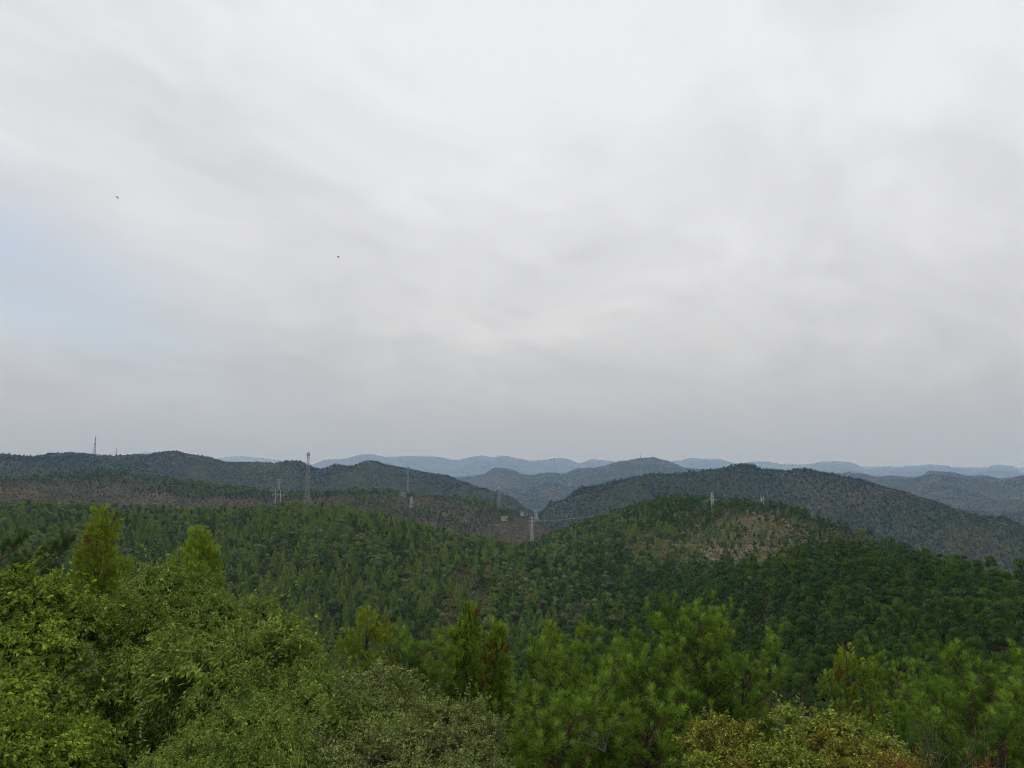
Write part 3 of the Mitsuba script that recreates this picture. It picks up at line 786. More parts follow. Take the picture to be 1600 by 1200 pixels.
# centre-left
broadleaf('olive tree with fine leaves below the round-topped one', 500, 1032, 11.8, 2.2, MODEL['olive'] + MODEL['twiggy'][:1], lobes=6, size=0.59, bottom=0.5,
          extra=((540, 1045, 11.6, 0.52), (470, 1062, 11.2, 0.55), (430, 1075, 10.6, 0.52), (520, 1085, 10.9, 0.55), (565, 1080, 11.3, 0.48), (480, 1115, 10.2, 0.52)))
broadleaf('low olive tree bulging at the bottom left of centre', 365, 1088, 9.9, 2.4, MODEL['olive'], lobes=6, size=0.55, bottom=0.5,
          extra=((320, 1118, 9.6, 0.48), (410, 1095, 9.8, 0.52), (290, 1150, 9.2, 0.44), (370, 1135, 9.2, 0.55), (440, 1130, 9.5, 0.48), (330, 1170, 8.8, 0.44), (420, 1172, 8.8, 0.44), (240, 1165, 9.0, 0.41)))
broadleaf('pale olive broadleaf tree in front of the bare-stemmed conifer', 590, 1032, 12.2, 2.0, MODEL['olive'][3:4] + MODEL['twiggy'], lobes=6, size=0.55, bottom=0.5,
          extra=((560, 1052, 12.0, 0.44), (625, 1055, 12.0, 0.48), (600, 1075, 11.4, 0.52), (645, 1090, 11.5, 0.44), (560, 1100, 11.0, 0.48), (620, 1110, 10.8, 0.48)))
broadleaf('twiggy pale shrub with small leaves at the bottom centre', 700, 1082, 10.8, 2.2, MODEL['twiggy'], 'shrub', 'shrub', lobes=6, size=0.46, bottom=0.5,
          extra=((670, 1085, 10.8, 0.33), (735, 1082, 10.8, 0.37), (762, 1108, 10.6, 0.37), (640, 1118, 10.2, 0.44), (700, 1122, 10.2, 0.44), (750, 1140, 10.1, 0.41), (580, 1140, 9.8, 0.44), (520, 1150, 9.5, 0.44), (640, 1160, 9.5, 0.44), (710, 1165, 9.6, 0.41), (775, 1175, 9.8, 0.37), (560, 1185, 9.0, 0.37)))
cypress('thin yellowish conifer showing its dark stem, left of the rust-flecked pair', 574, 952, 19, 1.9, MODEL['thin_plume'], 44, 0.2, 0.75, 0.9, 0.5, tops=((545, 985, 0.3, 1.0, 10), (602, 975, -0.2, 0.9, 10)))
pine('small bright pine left of the rust-flecked conifers', 662, 1008, 19, 2.2, MODEL['needle'], 90, 0.15)
cypress('rich green conifer with rust flecks and the taller pointed top', 732, 944, 20, 2.5, MODEL['plume'], 120, 0.08, 0.66, 1.0, 0.25, tops=((712, 985, 0.2, 1.2, 20),))
cypress('rich green conifer with rust flecks close on the right of the taller one', 775, 968, 20.5, 2.1, MODEL['plume'], 105, 0.08, 0.6, 1.0, 0.25)
# centre-right
cypress('slim yellow-green conifer above the pine thicket', 861, 975, 23, 1.6, MODEL['plume'][:2] + MODEL['thin_plume'], 46, 0.1, 0.7, 0.9, 0.3)
cypress('small pointed conifer in the middle of the pine thicket', 965, 1001, 24, 1.9, MODEL['plume'], 50, 0.1, 0.7, 0.95, 0.25)
pine('pine with bright needle tufts at the left of the thicket', 870, 1040, 15.5, 2.8, MODEL['needle'], 74, 0.2, spires=((830, 1058, 0, 0.8), (905, 1050, 0, 0.8)))
pine('pine with starry needle tufts in the middle of the thicket', 945, 1048, 14.5, 2.8, MODEL['needle'], 80, 0.2, spires=((915, 1062, 0, 0.8), (985, 1052, 0.2, 0.8)))
pine('pine at the right of the thicket below the tallest one', 1020, 1042, 15.5, 2.6, MODEL['needle'], 66, 0.2, spires=((1000, 1060, 0, 0.7),))
pine('tallest bushy pine of the thicket with upright shoots', 1085, 985, 16.5, 3.2, MODEL['needle'], 100, 0.22, 0.5, 1.05, spires=((1057, 998, 0, 0.9), (1112, 988, 0, 0.9), (1132, 1008, 0, 0.85), (1150, 1040, 0, 0.8)))
pine('pine shoulder falling away right of the tallest pine', 1160, 1048, 17, 2.4, MODEL['needle'], 60, 0.25)
pine('low pine filling the bottom of the thicket', 885, 1120, 11.5, 2.6, MODEL['needle'], 66, 0.25)
pine('low pine at the bottom below the tallest pine', 1010, 1128, 12, 2.4, MODEL['needle'], 60, 0.25)
broadleaf('shrub turning yellow and red at the bottom right of centre', 1268, 1098, 10.8, 2.0, MODEL['turning'], 'shrub', 'shrub', lobes=5, size=0.41, bottom=0.5,
          extra=((1228, 1092, 10.8, 0.30), (1300, 1100, 10.8, 0.37), (1335, 1110, 10.6, 0.37), (1240, 1122, 10.4, 0.37), (1290, 1130, 10.2, 0.41), (1345, 1140, 10.2, 0.37), (1385, 1138, 10.1, 0.31), (1215, 1150, 9.9, 0.37), (1265, 1160, 9.6, 0.41), (1320, 1165, 9.6, 0.37), (1375, 1172, 9.5, 0.33), (1405, 1165, 9.6, 0.26)))
broadleaf('smaller yellowing shrub left of the large turning one', 1122, 1108, 10.6, 1.4, MODEL['turning'], 'shrub', 'shrub', lobes=5, size=0.36, bottom=0.5, extra=((1160, 1118, 10.5, 0.31), (1095, 1128, 10.4, 0.30), (1135, 1140, 10.2, 0.33), (1180, 1150, 10.0, 0.31), (1100, 1165, 9.8, 0.31), (1150, 1175, 9.7, 0.31)))
cypress('sparse conifer with brown twigs and a bare pale stem', 1322, 1010, 20, 2.1, MODEL['thin_plume'][:1] + MODEL['plume'][2:4], 40, 0.25, 0.7, 0.85, 0.5, tops=((1292, 1052, 0, 1.0, 9), (1357, 1042, 0, 1.0, 9)))
pine('blurry green pine beside the sparse conifer', 1400, 1042, 24, 2.6, MODEL['needle'], 60, 0.2)
pine('green pine above the bare grey bush', 1480, 1085, 17, 2.8, MODEL['needle'], 70, 0.2, spires=((1450, 1095, 0, 0.8),))
pine('broad green pine leaning out at the right edge', 1560, 1072, 16, 3.0, MODEL['needle'], 84, 0.2, spires=((1530, 1080, 0, 0.8), (1595, 1065, 0, 0.8)))
pine('green pine low in the right corner', 1530, 1125, 12.5, 2.4, MODEL['needle'], 60, 0.25)
broadleaf('rust-red shrub tip near the bottom right corner', 1540, 1172, 9.2, 1.1, MODEL['rust'], 'shrub', 'shrub', lobes=5, size=0.36)
broadleaf('rust and yellow shrub along the bottom edge left of the grey bush', 1420, 1165, 9.2, 1.5, MODEL['rust'] + MODEL['turning'][1:2], 'shrub', 'shrub', lobes=8, size=0.42)

# bare grey bush
m = Mesh()
b = ground_at(1466, 10.4, 1150)
tp = point(1466, 1140, 10.4)
g2 = np.random.default_rng(77)
for k in range(30):
    e = tp + np.array([g2.normal() * 0.22, g2.normal() * 0.22, g2.uniform(-0.5, 0.05)])
    st = b + [g2.normal() * 0.12, g2.normal() * 0.12, (tp[2] - b[2]) * 0.6]
    q = np.linspace(0, 1, 9)[:, None]
    ph = g2.random(2) * 6.28
    c = st + (e - st) * q + np.concatenate([np.sin(3.5 * q + ph[0]) - np.sin(ph[0]), np.cos(3.0 * q + ph[1]) - np.cos(ph[1]), q * 0], 1) * 0.07
    m.tube(c, np.linspace(0.006, 0.0025, 9), 4)
    for a in range(3, 9):
        dd = unit((e - st) * 0.8 + g2.normal(size=3) * 0.5)
        ln = g2.uniform(0.08, 0.25)
        m.tube([c[a], c[a] + dd * ln * 0.6 + [0, 0, 0.01], c[a] + dd * ln + [0, 0, -0.02 * g2.random()]], [0.003, 0.0025, 0.0015], 3)
m.tube([b - [0, 0, 0.3], b + [0, 0, (tp[2] - b[2]) * 0.58]], [0.03, 0.02], 5)


def grey_twig(p, n, uv):
    return mix((0.11, 0.10, 0.088), (0.20, 0.185, 0.165), noise(p.x * 20, p.y * 20, p.z * 8))


scene['grey_wood'] = {'type': 'twosided', 'bsdf': {'type': 'diffuse', 'reflectance': proc(grey_twig)}}
k = numbered('shrub')
tag(k, 'bare grey leafless bush with curling twigs at the bottom right', 'shrub')
scene[k + '__branches'] = m.ply('grey_wood', 40, False)

def dead_branch(label, px, py, r, ends, radius, side):
    g3 = np.random.default_rng(int(px + py))
    root = point(px, py, r)
    m = Mesh()
    for ex, ey, dr_ in ends:
        e = point(ex, ey, r + dr_)
        q = np.linspace(0, 1, 8)[:, None]
        c = root + (e - root) * q + np.array([0.0, 0.1, 1.0]) * np.sin(np.pi * q) * side * g3.uniform(0.5, 1.2) + np.cumsum(g3.normal(size=(8, 3)) * 0.012, 0) * q
        m.tube(c, np.linspace(radius, radius * 0.25, 8), 5)
        for a in range(2, 8):
            for _ in range(2):
                d = unit((e - root) + g3.normal(size=3) * 0.45 * np.linalg.norm(e - root))
                ln = g3.uniform(0.1, 0.32)
                m.tube([c[a], c[a] + d * ln * 0.55, c[a] + d * ln + [0, 0, -0.03]], [radius * 0.35, radius * 0.25, radius * 0.12], 3)
    k = numbered('dead_branch')
    tag(k, label, 'branch')
    scene[k] = m.ply('grey_wood', 40, False)


dead_branch('tangle of dead grey branches low in the pine thicket', 945, 1175, 11.0, ((880, 1135, 0.1), (905, 1120, -0.1), (935, 1125, 0.1), (965, 1130, 0), (870, 1165, -0.2), (920, 1150, -0.3)), 0.007, 0.08)
dead_branch('bare pale branch curving through the dark gap of the left trees', 152, 1050, 11.3, ((118, 1056, 0.2), (134, 1008, 0.3)), 0.007, 0.1)
# long bare shoots with paired leaves that stand up out of the bushes
def shoot(px, py, r, length, label, col, n=16, lean=(0.0, 0.0), L=0.07):
    g = np.random.default_rng(int(px))
    tip = point(px, py, r)
    q = np.linspace(0, 1, 8)[:, None]
    c = tip - [lean[0], lean[1], length] + q * np.array([lean[0], lean[1], length]) + np.array([0.02, 0, 0]) * np.sin(q * 5)
    m = Mesh()
    m.tube(c, np.linspace(0.007, 0.002, 8), 4, (0.12, 0.11, 0.06))
    s = np.linspace(0.25, 1, n)
    pos = np.stack([np.interp(s, q[:, 0], c[:, k]) for k in range(3)], 1)
    for sg in (-1, 1):
        off = pos + (c[-1] - c[0]) * (0.03 * sg + g.normal(size=(n, 1)) * 0.012)
        turn = g.random(n) * 3.1
        al = unit(np.stack([sg * np.sin(turn) + 0.3 * g.normal(size=n), np.cos(turn) * sg, 0.25 + 0.5 * s + g.normal(size=n) * 0.3], 1))
        m.leaves(off, al, unit(np.cross(al, [0.1, -0.5, 0.9] + 0.5 * rand_dirs(g, n))), g.uniform(0.6, 1.1, n) * L * (1.2 - 0.6 * s), g.uniform(0.7, 1.1, n) * L * 0.42, vary(g, n, col, np.array(col) * 1.3, 0.5, 0.2), 0.15, 0.25)
    key = numbered('leafy_shoot')
    tag(key, label, 'shoot')
    scene[key] = m.ply('leaf')


shoot(222, 1080, 9.6, 0.75, 'pale leafy shoot standing in front of a dark gap on the left', (0.17, 0.19, 0.075), 16)
shoot(408, 905, 12.9, 0.7, 'thin leafy shoot above the round-topped olive tree', (0.12, 0.15, 0.05), 14)
shoot(738, 1066, 10.2, 0.55, 'arching leafy twig tip at the right end of the twiggy pale shrub', (0.13, 0.15, 0.06), 10, (0.25, 0))
shoot(520, 985, 12.3, 0.8, 'slim leafy shoot left of the bare-stemmed conifer', (0.11, 0.135, 0.05), 16)
shoot(1390, 1115, 9.9, 0.5, 'leafy twig with pale leaves right of the large turning shrub', (0.16, 0.19, 0.05), 8, (-0.05, 0), 0.09)
shoot(1222, 1090, 10.3, 0.5, 'big-leaved pale shoot on the left shoulder of the turning shrub', (0.16, 0.19, 0.055), 7, (0.05, 0), 0.11)
shoot(1250, 1088, 10.3, 0.45, 'second big-leaved shoot just right of the shoulder one', (0.15, 0.18, 0.05), 7, (-0.04, 0), 0.11)

# dead hanging needle tuft
m = Mesh()
tp = point(1060, 1064, 14.6)
g = np.random.default_rng(3)
n = 60
al = unit(np.stack([0.2 + g.normal(size=n) * 0.16, g.normal(size=n) * 0.16, -1 + g.normal(size=n) * 0.1], 1))
m.needles(tp + np.stack([0.05 * g.random(n), g.random(n) * 0.03, -0.12 * g.random(n)], 1), al, perp(al, g), g.uniform(0.08, 0.16, n), 0.011, vary(g, n, (0.30, 0.15, 0.07), (0.36, 0.22, 0.12), 0.5, 0.15))
m.tube([tp + [-0.05, 0.3, 0.05], tp, tp + [0.03, 0, -0.1]], [0.009, 0.007, 0.004], 4, (0.2, 0.12, 0.07))
tag(numbered('dead_twig'), 'orange-brown dead needle twig hanging beside the tallest pine', 'twig')
scene['dead_twig'] = m.ply('leaf')

# undergrowth that closes the gaps below the near trees
g = np.random.default_rng(5)
n = 0
under = MODEL['olive'][4:5] + MODEL['ovate'][2:] + MODEL['twiggy'][:1] + MODEL['olive'][:1]
for k in range(260):
    r = math.sqrt(g.uniform(7.5 ** 2, 30 ** 2))
    p = ground_at(g.uniform(-80, 1680), r, 1100)
    n += 1
    place(f'undergrowth__{n:03d}', under[int(g.integers(len(under)))], p + [0, 0, g.uniform(0.0, 0.4)], g.uniform(0.8, 1.4), g.uniform(0, 360), (g.normal(), g.normal(), 15))
tag('undergrowth', 'dark leafy undergrowth below the nearest trees', 'undergrowth', kind='stuff')

# ------------------------------------------------------------------ the woods of the middle hills
LOOK = ['yellow-green conical conifer', 'dark green bushy pine', 'rounded green broadleaf tree']
GRP = ['conifers', 'pines', 'broadleaf trees']


def where(k):
    if REGION[k] == 0:
        return 'standing in the dip just behind the nearest trees'
    if REGION[k] == 2:
        return 'on the flank of the hill with the tan clearing'
    if PX[k] < 640:
        return 'in the wood on the left-hand hillside'
    return 'in the wood on the slope in the middle' if PX[k] < 1040 else 'on the dark wooded spur at the right'


g = np.random.default_rng(55)
nf = 0
for k, kind, alone in WOODS:
    short = ('cypress', 'pine', 'broad')[kind]
    v = int(VAR[k])
    s = float(SCALE[k])
    sc = [s * g.uniform(0.9, 1.1), s * g.uniform(0.9, 1.1), s * g.uniform(0.9, 1.15)]
    if alone:
        key = numbered(KNAME[kind])
        tag(key, f'{LOOK[kind]} {where(k)}', 'tree', f'{GRP[kind]} {where(k)}')
    else:
        nf += 1
        key = f'forest__{nf:03d}'
    place(key, PROTO[short, ('close' if DIST[k] < 115 else 'near') if alone else 'far', v], P[k], sc, g.uniform(0, 360))
tag('forest', 'green mixed wood covering the middle hillsides beyond the single trees', 'forest', kind='stuff')

# ------------------------------------------------------------------ scrub and small trees of the hills further off: clumps of leaf-sized faces
def clumps(rng, pts, size, tris, cols, flat=0.7):
    n = len(pts)
    d = rand_dirs(rng, n * tris)
    d[:, 2] = np.abs(d[:, 2])
    s = np.repeat(size, tris)[:, None]
    c = np.repeat(pts, tris, axis=0) + d * s * np.array([1, 1, flat * 1.5]) * rng.uniform(0.3, 1, (n * tris, 1))
    e1 = perp(d, rng)
    e2 = np.cross(d, e1)
    sz = s * rng.uniform(0.35, 0.65, (n * tris, 1))
    a0 = rng.random((n * tris, 1)) * 6.283
    v = np.stack([c + sz * (np.cos(a0 + k * 2.094) * e1 + np.sin(a0 + k * 2.094) * e2) for k in range(3)], 1).reshape(-1, 3)
    col = np.repeat(np.repeat(cols, tris, axis=0) * np.exp(rng.normal(size=(n * tris, 1)) * 0.15), 3, axis=0)
    m = Mesh()
    m.add(v, np.arange(len(v)).reshape(-1, 3), col)
    return m


def mixcol(rng, n, table, w):
    w = np.asarray(w, float)
    if w.ndim == 1:
        w = np.broadcast_to(w, (n, len(w)))
    k = (rng.random((n, 1)) > np.cumsum(w / w.sum(1, keepdims=True), 1)[:, :-1]).sum(1)
    return np.array(table)[k] * np.exp(rng.normal(size=(n, 1)) * 0.18), k


g = np.random.default_rng(88)
# dry scrub and grass tufts in the clearings of the two nearer hills
d1 = scatter(g, 4, 6, lambda p, px, py: 0.15 + 0.85 * bare(px, py), 1.1, 0.8)
d2 = scatter(g, 6, 8, lambda p, px, py: 0.3 + 0.7 * bare(px, py), 1.0, 0.8)
dp = np.vstack([d1[0], d2[0]])
col, k = mixcol(g, len(dp), [(0.122, 0.108, 0.060), (0.092, 0.098, 0.040), (0.085, 0.125, 0.03), (0.15, 0.125, 0.08)], (4, 5, 5, 0.8))
sx, sy = project(dp)
shoulder = g.random(len(dp)) < np.clip((sx - 1195) / 50, 0, 1) * 0.85        # the right shoulder carries olive shrubs rather than dry grass
col[shoulder] = vary(g, int(shoulder.sum()), (0.052, 0.072, 0.026), (0.080, 0.088, 0.034), 0.5, 0.25)
scene['dry_scrub'] = clumps(g, dp, g.uniform(0.25, 0.75, len(dp)) * np.where(shoulder, 1.7, 1.0), 9, col).ply('matte')
tag('dry_scrub', 'tan dry grass and low scrub in the clearings', 'scrub', kind='stuff')


def far_scrub(key, label, n0, n1, spacing, size, tris, table, weight, height, seed):
    g = np.random.default_rng(seed)
    pts, px, py = scatter(g, n0, n1, lambda p, px, py: np.full(len(p), 0.9), spacing, height)
    col, k = mixcol(g, len(pts), table, weight(pts, px, py))
    sz = g.uniform(0.55, 1.1, len(pts)) * size * np.where(k == 0, 1.25, 1.0)
    scene[key] = clumps(g, pts, sz, tris, col).ply('matte')
    tag(key, label, 'scrub', kind='stuff')
    print(key, len(pts))


DK, BR, TN, GR = (0.022, 0.040, 0.016), (0.072, 0.064, 0.040), (0.108, 0.090, 0.057), (0.052, 0.064, 0.028)


def w_brown(p, px, py):
    n = meshkit.fbm(np.stack([p[:, 0] / 60, p[:, 1] / 60, p[:, 0] * 0], -1), 3, 61)
    top = blob(px, py, 60, 750, 110, 7) + blob(px, py, 150, 742, 40, 6) + blob(px, py, 300, 762, 80, 9) + blob(px, py, 370, 775, 50, 9) + blob(px, py, 610, 772, 45, 10) + 0.8 * blob(px, py, 640, 800, 60, 12) + 0.7 * blob(px, py, 790, 800, 40, 10) + 0.5 * blob(px, py, 700, 815, 70, 12)
    dark = np.clip(top * 1.6 + 4 * (n - 0.62), 0.02, 3)
    return np.stack([dark, dark * 0 + 0.7, dark * 0 + 0.28 + (n < 0.4) * 0.3, dark * 0 + 0.3], 1)


def w_ridge(scale, seed):
    def fn(p, px, py):
        q = np.stack([p[:, 0], p[:, 1], p[:, 0] * 0], -1)
        n = meshkit.fbm(q / (scale * 0.9), 4, 67)
        rid = 1 - 3.6 * np.abs(meshkit.fbm(q / scale + 31.7, 4, seed) - 0.5)
        low = np.clip((px - 1250) / 150, 0, 1) * np.clip((py - 775) / 40, 0, 1)
        dark = np.clip(0.9 + 24 * (n - 0.5) + 7.0 * (0.55 - rid) + 1.0 * low, 0.04, 8)     # woods keep to the gullies, open scrub to the spurs
        return np.stack([dark, 0.45 - 0.4 * low, 0.06 - 0.06 * low, 0.9 + 1.5 * low], 1)
    return fn


far_scrub('brown_hill_scrub', 'brown scrub with dark green bushes covering the low hill on the left', 8, 10, 2.1, 1.1, 11, [DK, BR, TN, GR], w_brown, 1.4, 301)
SOFT = [(0.022, 0.038, 0.017), (0.068, 0.061, 0.038), (0.085, 0.074, 0.048), (0.050, 0.066, 0.029)]
far_scrub('ridge_scrub', 'dark bushes and scrub covering the ridges across the valley', 10, 12, 3.2, 1.6, 8, SOFT, w_ridge(310, 3), 2.2, 302)
far_scrub('far_hill_scrub', 'dark woods and scrub on the hazy hills', 12, 14, 9, 3.6, 6, SOFT, w_ridge(560, 4), 3, 303)


def crest_trees(p, px, py):
    n = meshkit.fbm(np.stack([p[:, 0] / 120, p[:, 1] / 120, p[:, 0] * 0], -1), 3, 71)
    return np.clip((n - 0.47) * 6, 0, 1)


g = np.random.default_rng(305)
tp_, px_, py_ = scatter(g, 10, 12, crest_trees, 6.5, 4)
print('ridge trees', len(tp_))
scene['ridge_trees'] = clumps(g, tp_ + [0, 0, 0.8], g.uniform(1.6, 3.4, len(tp_)), 14, vary(g, len(tp_), (0.024, 0.042, 0.018), (0.04, 0.055, 0.022), 0.5, 0.2), 1.0).ply('matte')
tag('ridge_trees', 'small dark trees in groves along the ridges across the valley', 'trees', kind='stuff')

# ------------------------------------------------------------------ masts, pylons, poles, huts
def lattice(name, label, category, px, r, top_py, wide, narrow, panels=9, member=0.22, antennas='ring', spire=0.0, arms=(), base_py=None, rz=0.4, group=None):
    metal = 'zinc' if name == 'pylon' else 'steel'
    b = ground_at(px, r, top_py)
    top = point(px, top_py, r)
    h = top[2] - b[2] - spire
    key = numbered(name)
    tag(key, label, category, group)
    ang = [rz + math.pi / 4 + k * math.pi / 2 for k in range(4)]

    def corner(k, t):
        w = (wide * (1 - t) ** 1.15 + narrow) / 2 * math.sqrt(2)
        return b + [w * math.cos(ang[k % 4]), w * math.sin(ang[k % 4]), t * h]
    for k in range(4):
        m = Mesh()
        m.tube([corner(k, t) - ([0, 0, 0.6] if t == 0 else [0, 0, 0]) for t in np.linspace(0, 1, 6)], member * 0.6, 5)
        scene[key + '__leg' + (f'_{k:03d}' if k else '')] = m.ply(metal, False, False)
    m = Mesh()
    ts = 1 - (1 - np.linspace(0, 1, panels + 1)) ** 1.25
    for i in range(panels):
        for k in range(4):
            m.bar(corner(k, ts[i]), corner(k + 1, ts[i + 1]), member * 0.55)
            m.bar(corner(k + 1, ts[i]), corner(k, ts[i + 1]), member * 0.55)
            m.bar(corner(k, ts[i + 1]), corner(k + 1, ts[i + 1]), member * 0.6)
    scene[key + '__bracing'] = m.ply(metal, False, False)
    head = b + [0, 0, h]
    if spire:
        m = Mesh()
        m.tube([head - [0, 0, 0.5], head + [0, 0, spire]], [member * 0.5, member * 0.2], 6)
        scene[key + '__spire'] = m.ply(metal, False, False)
    if antennas == 'cap':
        m = Mesh()
        for z0 in (3.6, 2.0):
            for k in range(4):
                a, c = corner(k, 1 - z0 / h), corner(k + 1, 1 - z0 / h)
                m.bar(a, c, member * 1.1)
                m.bar(a + [0, 0, 1.1], c + [0, 0, 1.1], member * 0.7)
        scene[key + '__platform'] = m.ply(metal, False, False)
        for k in range(3):
            a = rz + 0.6 + k * 2.09
            m = Mesh()
            m.box((0.4, 0.25, 2.2), head + [narrow * 0.85 * math.cos(a), narrow * 0.85 * math.sin(a), -1.2], a + math.pi / 2)
            scene[key + '__antenna' + (f'_{k:03d}' if k else '')] = m.ply(metal, False, False)
    if antennas == 'ring':
        m = Mesh()
        m.tube([head - [0, 0, 2.2], head - [0, 0, 2.0]], narrow * 1.15, 10)
        scene[key + '__platform'] = m.ply(metal, False, False)
        for k in range(6):
            a = k * math.pi / 3
            m = Mesh()
            m.box((0.55, 0.3, 2.6), head + [narrow * 1.2 * math.cos(a), narrow * 1.2 * math.sin(a), -0.9], a + math.pi / 2)
            scene[key + '__antenna' + (f'_{k:03d}' if k else '')] = m.ply('concrete', False, False)
    for k, (dz, half) in enumerate(arms):
        m = Mesh()
        d = np.array([math.cos(rz), math.sin(rz), 0])
        c = head - [0, 0, dz]
        for sg in (-1, 1):
            for off in (0.0, 0.9):
                m.bar(c + d * sg * 0.3 + [0, 0, off], c + d * sg * half + [0, 0, 0.1], member * 0.7)
        scene[key + '__crossarm' + (f'_{k:03d}' if k else '')] = m.ply(metal, False, False)
        for q, sg in enumerate((-1, 1)):
            m = Mesh()
            m.tube([c + d * sg * half + [0, 0, -z] for z in (0, 0.6, 1.2)], [0.1, 0.16, 0.1], 6)
            i = 2 * k + q
            scene[key + '__insulator' + (f'_{i:03d}' if i else '')] = m.ply('concrete', False, False)
    return key


lattice('lattice_tower', 'tallest grey lattice mast standing behind the crest of the left wood', 'tower', 482, 560, 703, 3.6, 1.2, 10, 0.24, 'cap', 2.0, rz=0.2)
lattice('lattice_tower', 'slim antenna mast on the brown hill beside a tan hut', 'tower', 638, 900, 726, 2.0, 0.8, 10, 0.28, 'cap', 2.5)
lattice('lattice_tower', 'antenna mast with white panels above the pale hut in the valley', 'tower', 780, 770, 758, 2.6, 0.8, 10, 0.26, 'ring', 1.5)
lattice('lattice_tower', 'thin mast on the far left ridge against the sky', 'tower', 149.5, 1935, 680, 3.8, 0.6, 7, 0.42, None, 4.0, rz=0.1)
lattice('lattice_tower', 'small faint mast right of the one on the far left ridge', 'tower', 182, 1950, 698, 1.6, 0.5, 5, 0.4, None, 3.0)
lattice('lattice_tower', 'hair-thin mast on the blue hill right of the centre', 'tower', 1001, 3400, 709, 2.0, 0.6, 5, 0.7, None, 5.0)
PYL = [lattice('pylon', 'pale steel pylon standing at the valley edge beside the dark pines', 'pylon', 831, 650, 806, 3.8, 0.7, 6, 0.26, None, 0.8, arms=((0.6, 2.4), (3.6, 3.0), (6.6, 2.6))),
       lattice('pylon', 'further pylon with wide arms just behind the pale one', 'pylon', 837.5, 820, 797, 3.6, 0.8, 6, 0.26, None, 0.8, arms=((0.6, 3.4), (3.6, 4.2), (6.6, 3.4)), rz=0.9),
       lattice('pylon', 'short pylon on the slope below the slim antenna mast', 'pylon', 643, 740, 775, 2.6, 0.9, 6, 0.28, None, 0.6, arms=((1.0, 1.4),)),
       lattice('pylon', 'dim pylon above the paired poles on the left', 'pylon', 436, 950, 748, 3.4, 0.7, 7, 0.24, None, 0.8, arms=((0.6, 2.6), (3.6, 3.2)))]


def pole_pair(label, px, r, top_py, gap, rz, arm_half, arm_drop, h=None):
    b0 = ground_at(px, r, top_py)
    top = float(point(px, top_py, r)[2])
    d = np.array([math.cos(rz), math.sin(rz), 0])
    key = numbered('utility_pole')
    tag(key, label, 'utility pole')
    for k, sg in enumerate((-0.5, 0.5)):
        m = Mesh()
        foot = b0 + d * gap * sg
        m.tube([foot - [0, 0, 0.5], [foot[0], foot[1], top + 0.15 * k]], [0.27, 0.2], 10)
        scene[key + '__pole' + (f'_{k:03d}' if k else '')] = m.ply('concrete', 40, False)
    c = b0 * [1, 1, 0] + [0, 0, top - arm_drop]
    m = Mesh()
    m.bar(c - d * arm_half, c + d * arm_half, 0.26)
    scene[key + '__crossarm'] = m.ply('steel', False, False)
    for k, s in enumerate((-0.95, 0.0, 0.95)):
        m = Mesh()
        e = c + d * arm_half * s
        m.tube([e, e + [0, 0, -0.5], e + [0, 0, -1.1]], [0.08, 0.15, 0.08], 7)
        scene[key + '__insulator' + (f'_{k:03d}' if k else '')] = m.ply('concrete', 40, False)
    return c, d


pole_pair('pair of concrete poles with a low crossarm behind the left wood', 434.5, 480, 766, 2.9, 0.25, 3.2, 2.6)
C1, D1 = pole_pair('pair of pale concrete poles with a crossarm on the grassy hilltop', 1112.5, 416, 769, 0.95, 0.15, 2.6, 4.0)
pole_pair('distant pair of poles on the far side of the grassy hill', 1191, 520, 776, 1.6, 0.2, 1.6, 1.6)

# the power line from the hilltop poles across to the pale pylon
p1 = point(831, 815, 650)
for k, s in enumerate((-1, 0, 1)):
    a = C1 + D1 * 2.4 * s + [0, 0, -1.1]
    e = p1 + np.array([2.2 * s, 0, 0])
    q = np.linspace(0, 1, 28)[:, None]
    c = a + (e - a) * q - np.array([0, 0, 1]) * 4 * q * (1 - q) * 1.2
    m = Mesh()
    m.tube(c, 0.016, 4)
    tag(numbered('power_line'), ('front', 'middle', 'rear')[k] + ' wire of the three strung from the hilltop poles to the valley pylon', 'wire', 'wires of the power line')
    scene['power_line' + (f'_{k:03d}' if k else '')] = m.ply('concrete', False, False)
    labels['power_line' + (f'_{k:03d}' if k else '')]['label'] = 'thin pale wire strung from the hilltop poles to the valley pylon'


def wall_fn(p, n, uv):
    return mix((0.46, 0.40, 0.32), (0.34, 0.29, 0.22), fbm(p.x * 0.8, p.y * 0.8, p.z * 1.5, 3))


scene['tan_wall'] = {'type': 'twosided', 'bsdf': {'type': 'diffuse', 'reflectance': proc(wall_fn)}}
scene['dark_opening'] = {'type': 'twosided', 'bsdf': {'type': 'diffuse', 'reflectance': {'type': 'rgb', 'value': [0.04, 0.04, 0.045]}}}
scene['white_wall'] = {'type': 'twosided', 'bsdf': {'type': 'diffuse', 'reflectance': {'type': 'rgb', 'value': [0.74, 0.74, 0.74]}}}
scene['roof_tile'] = {'type': 'twosided', 'bsdf': {'type': 'diffuse', 'reflectance': {'type': 'rgb', 'value': [0.17, 0.13, 0.11]}}}


def hit(px, py, r0, r1):
    """Where the sight line through a pixel meets the terrain between two distances."""
    rs = np.linspace(r0, r1, 500)
    q = point(px, py, rs)
    for x in q:
        if ground(x[0], x[1]) >= x[2]:
            return np.array([x[0], x[1], ground(x[0], x[1])])
    return None


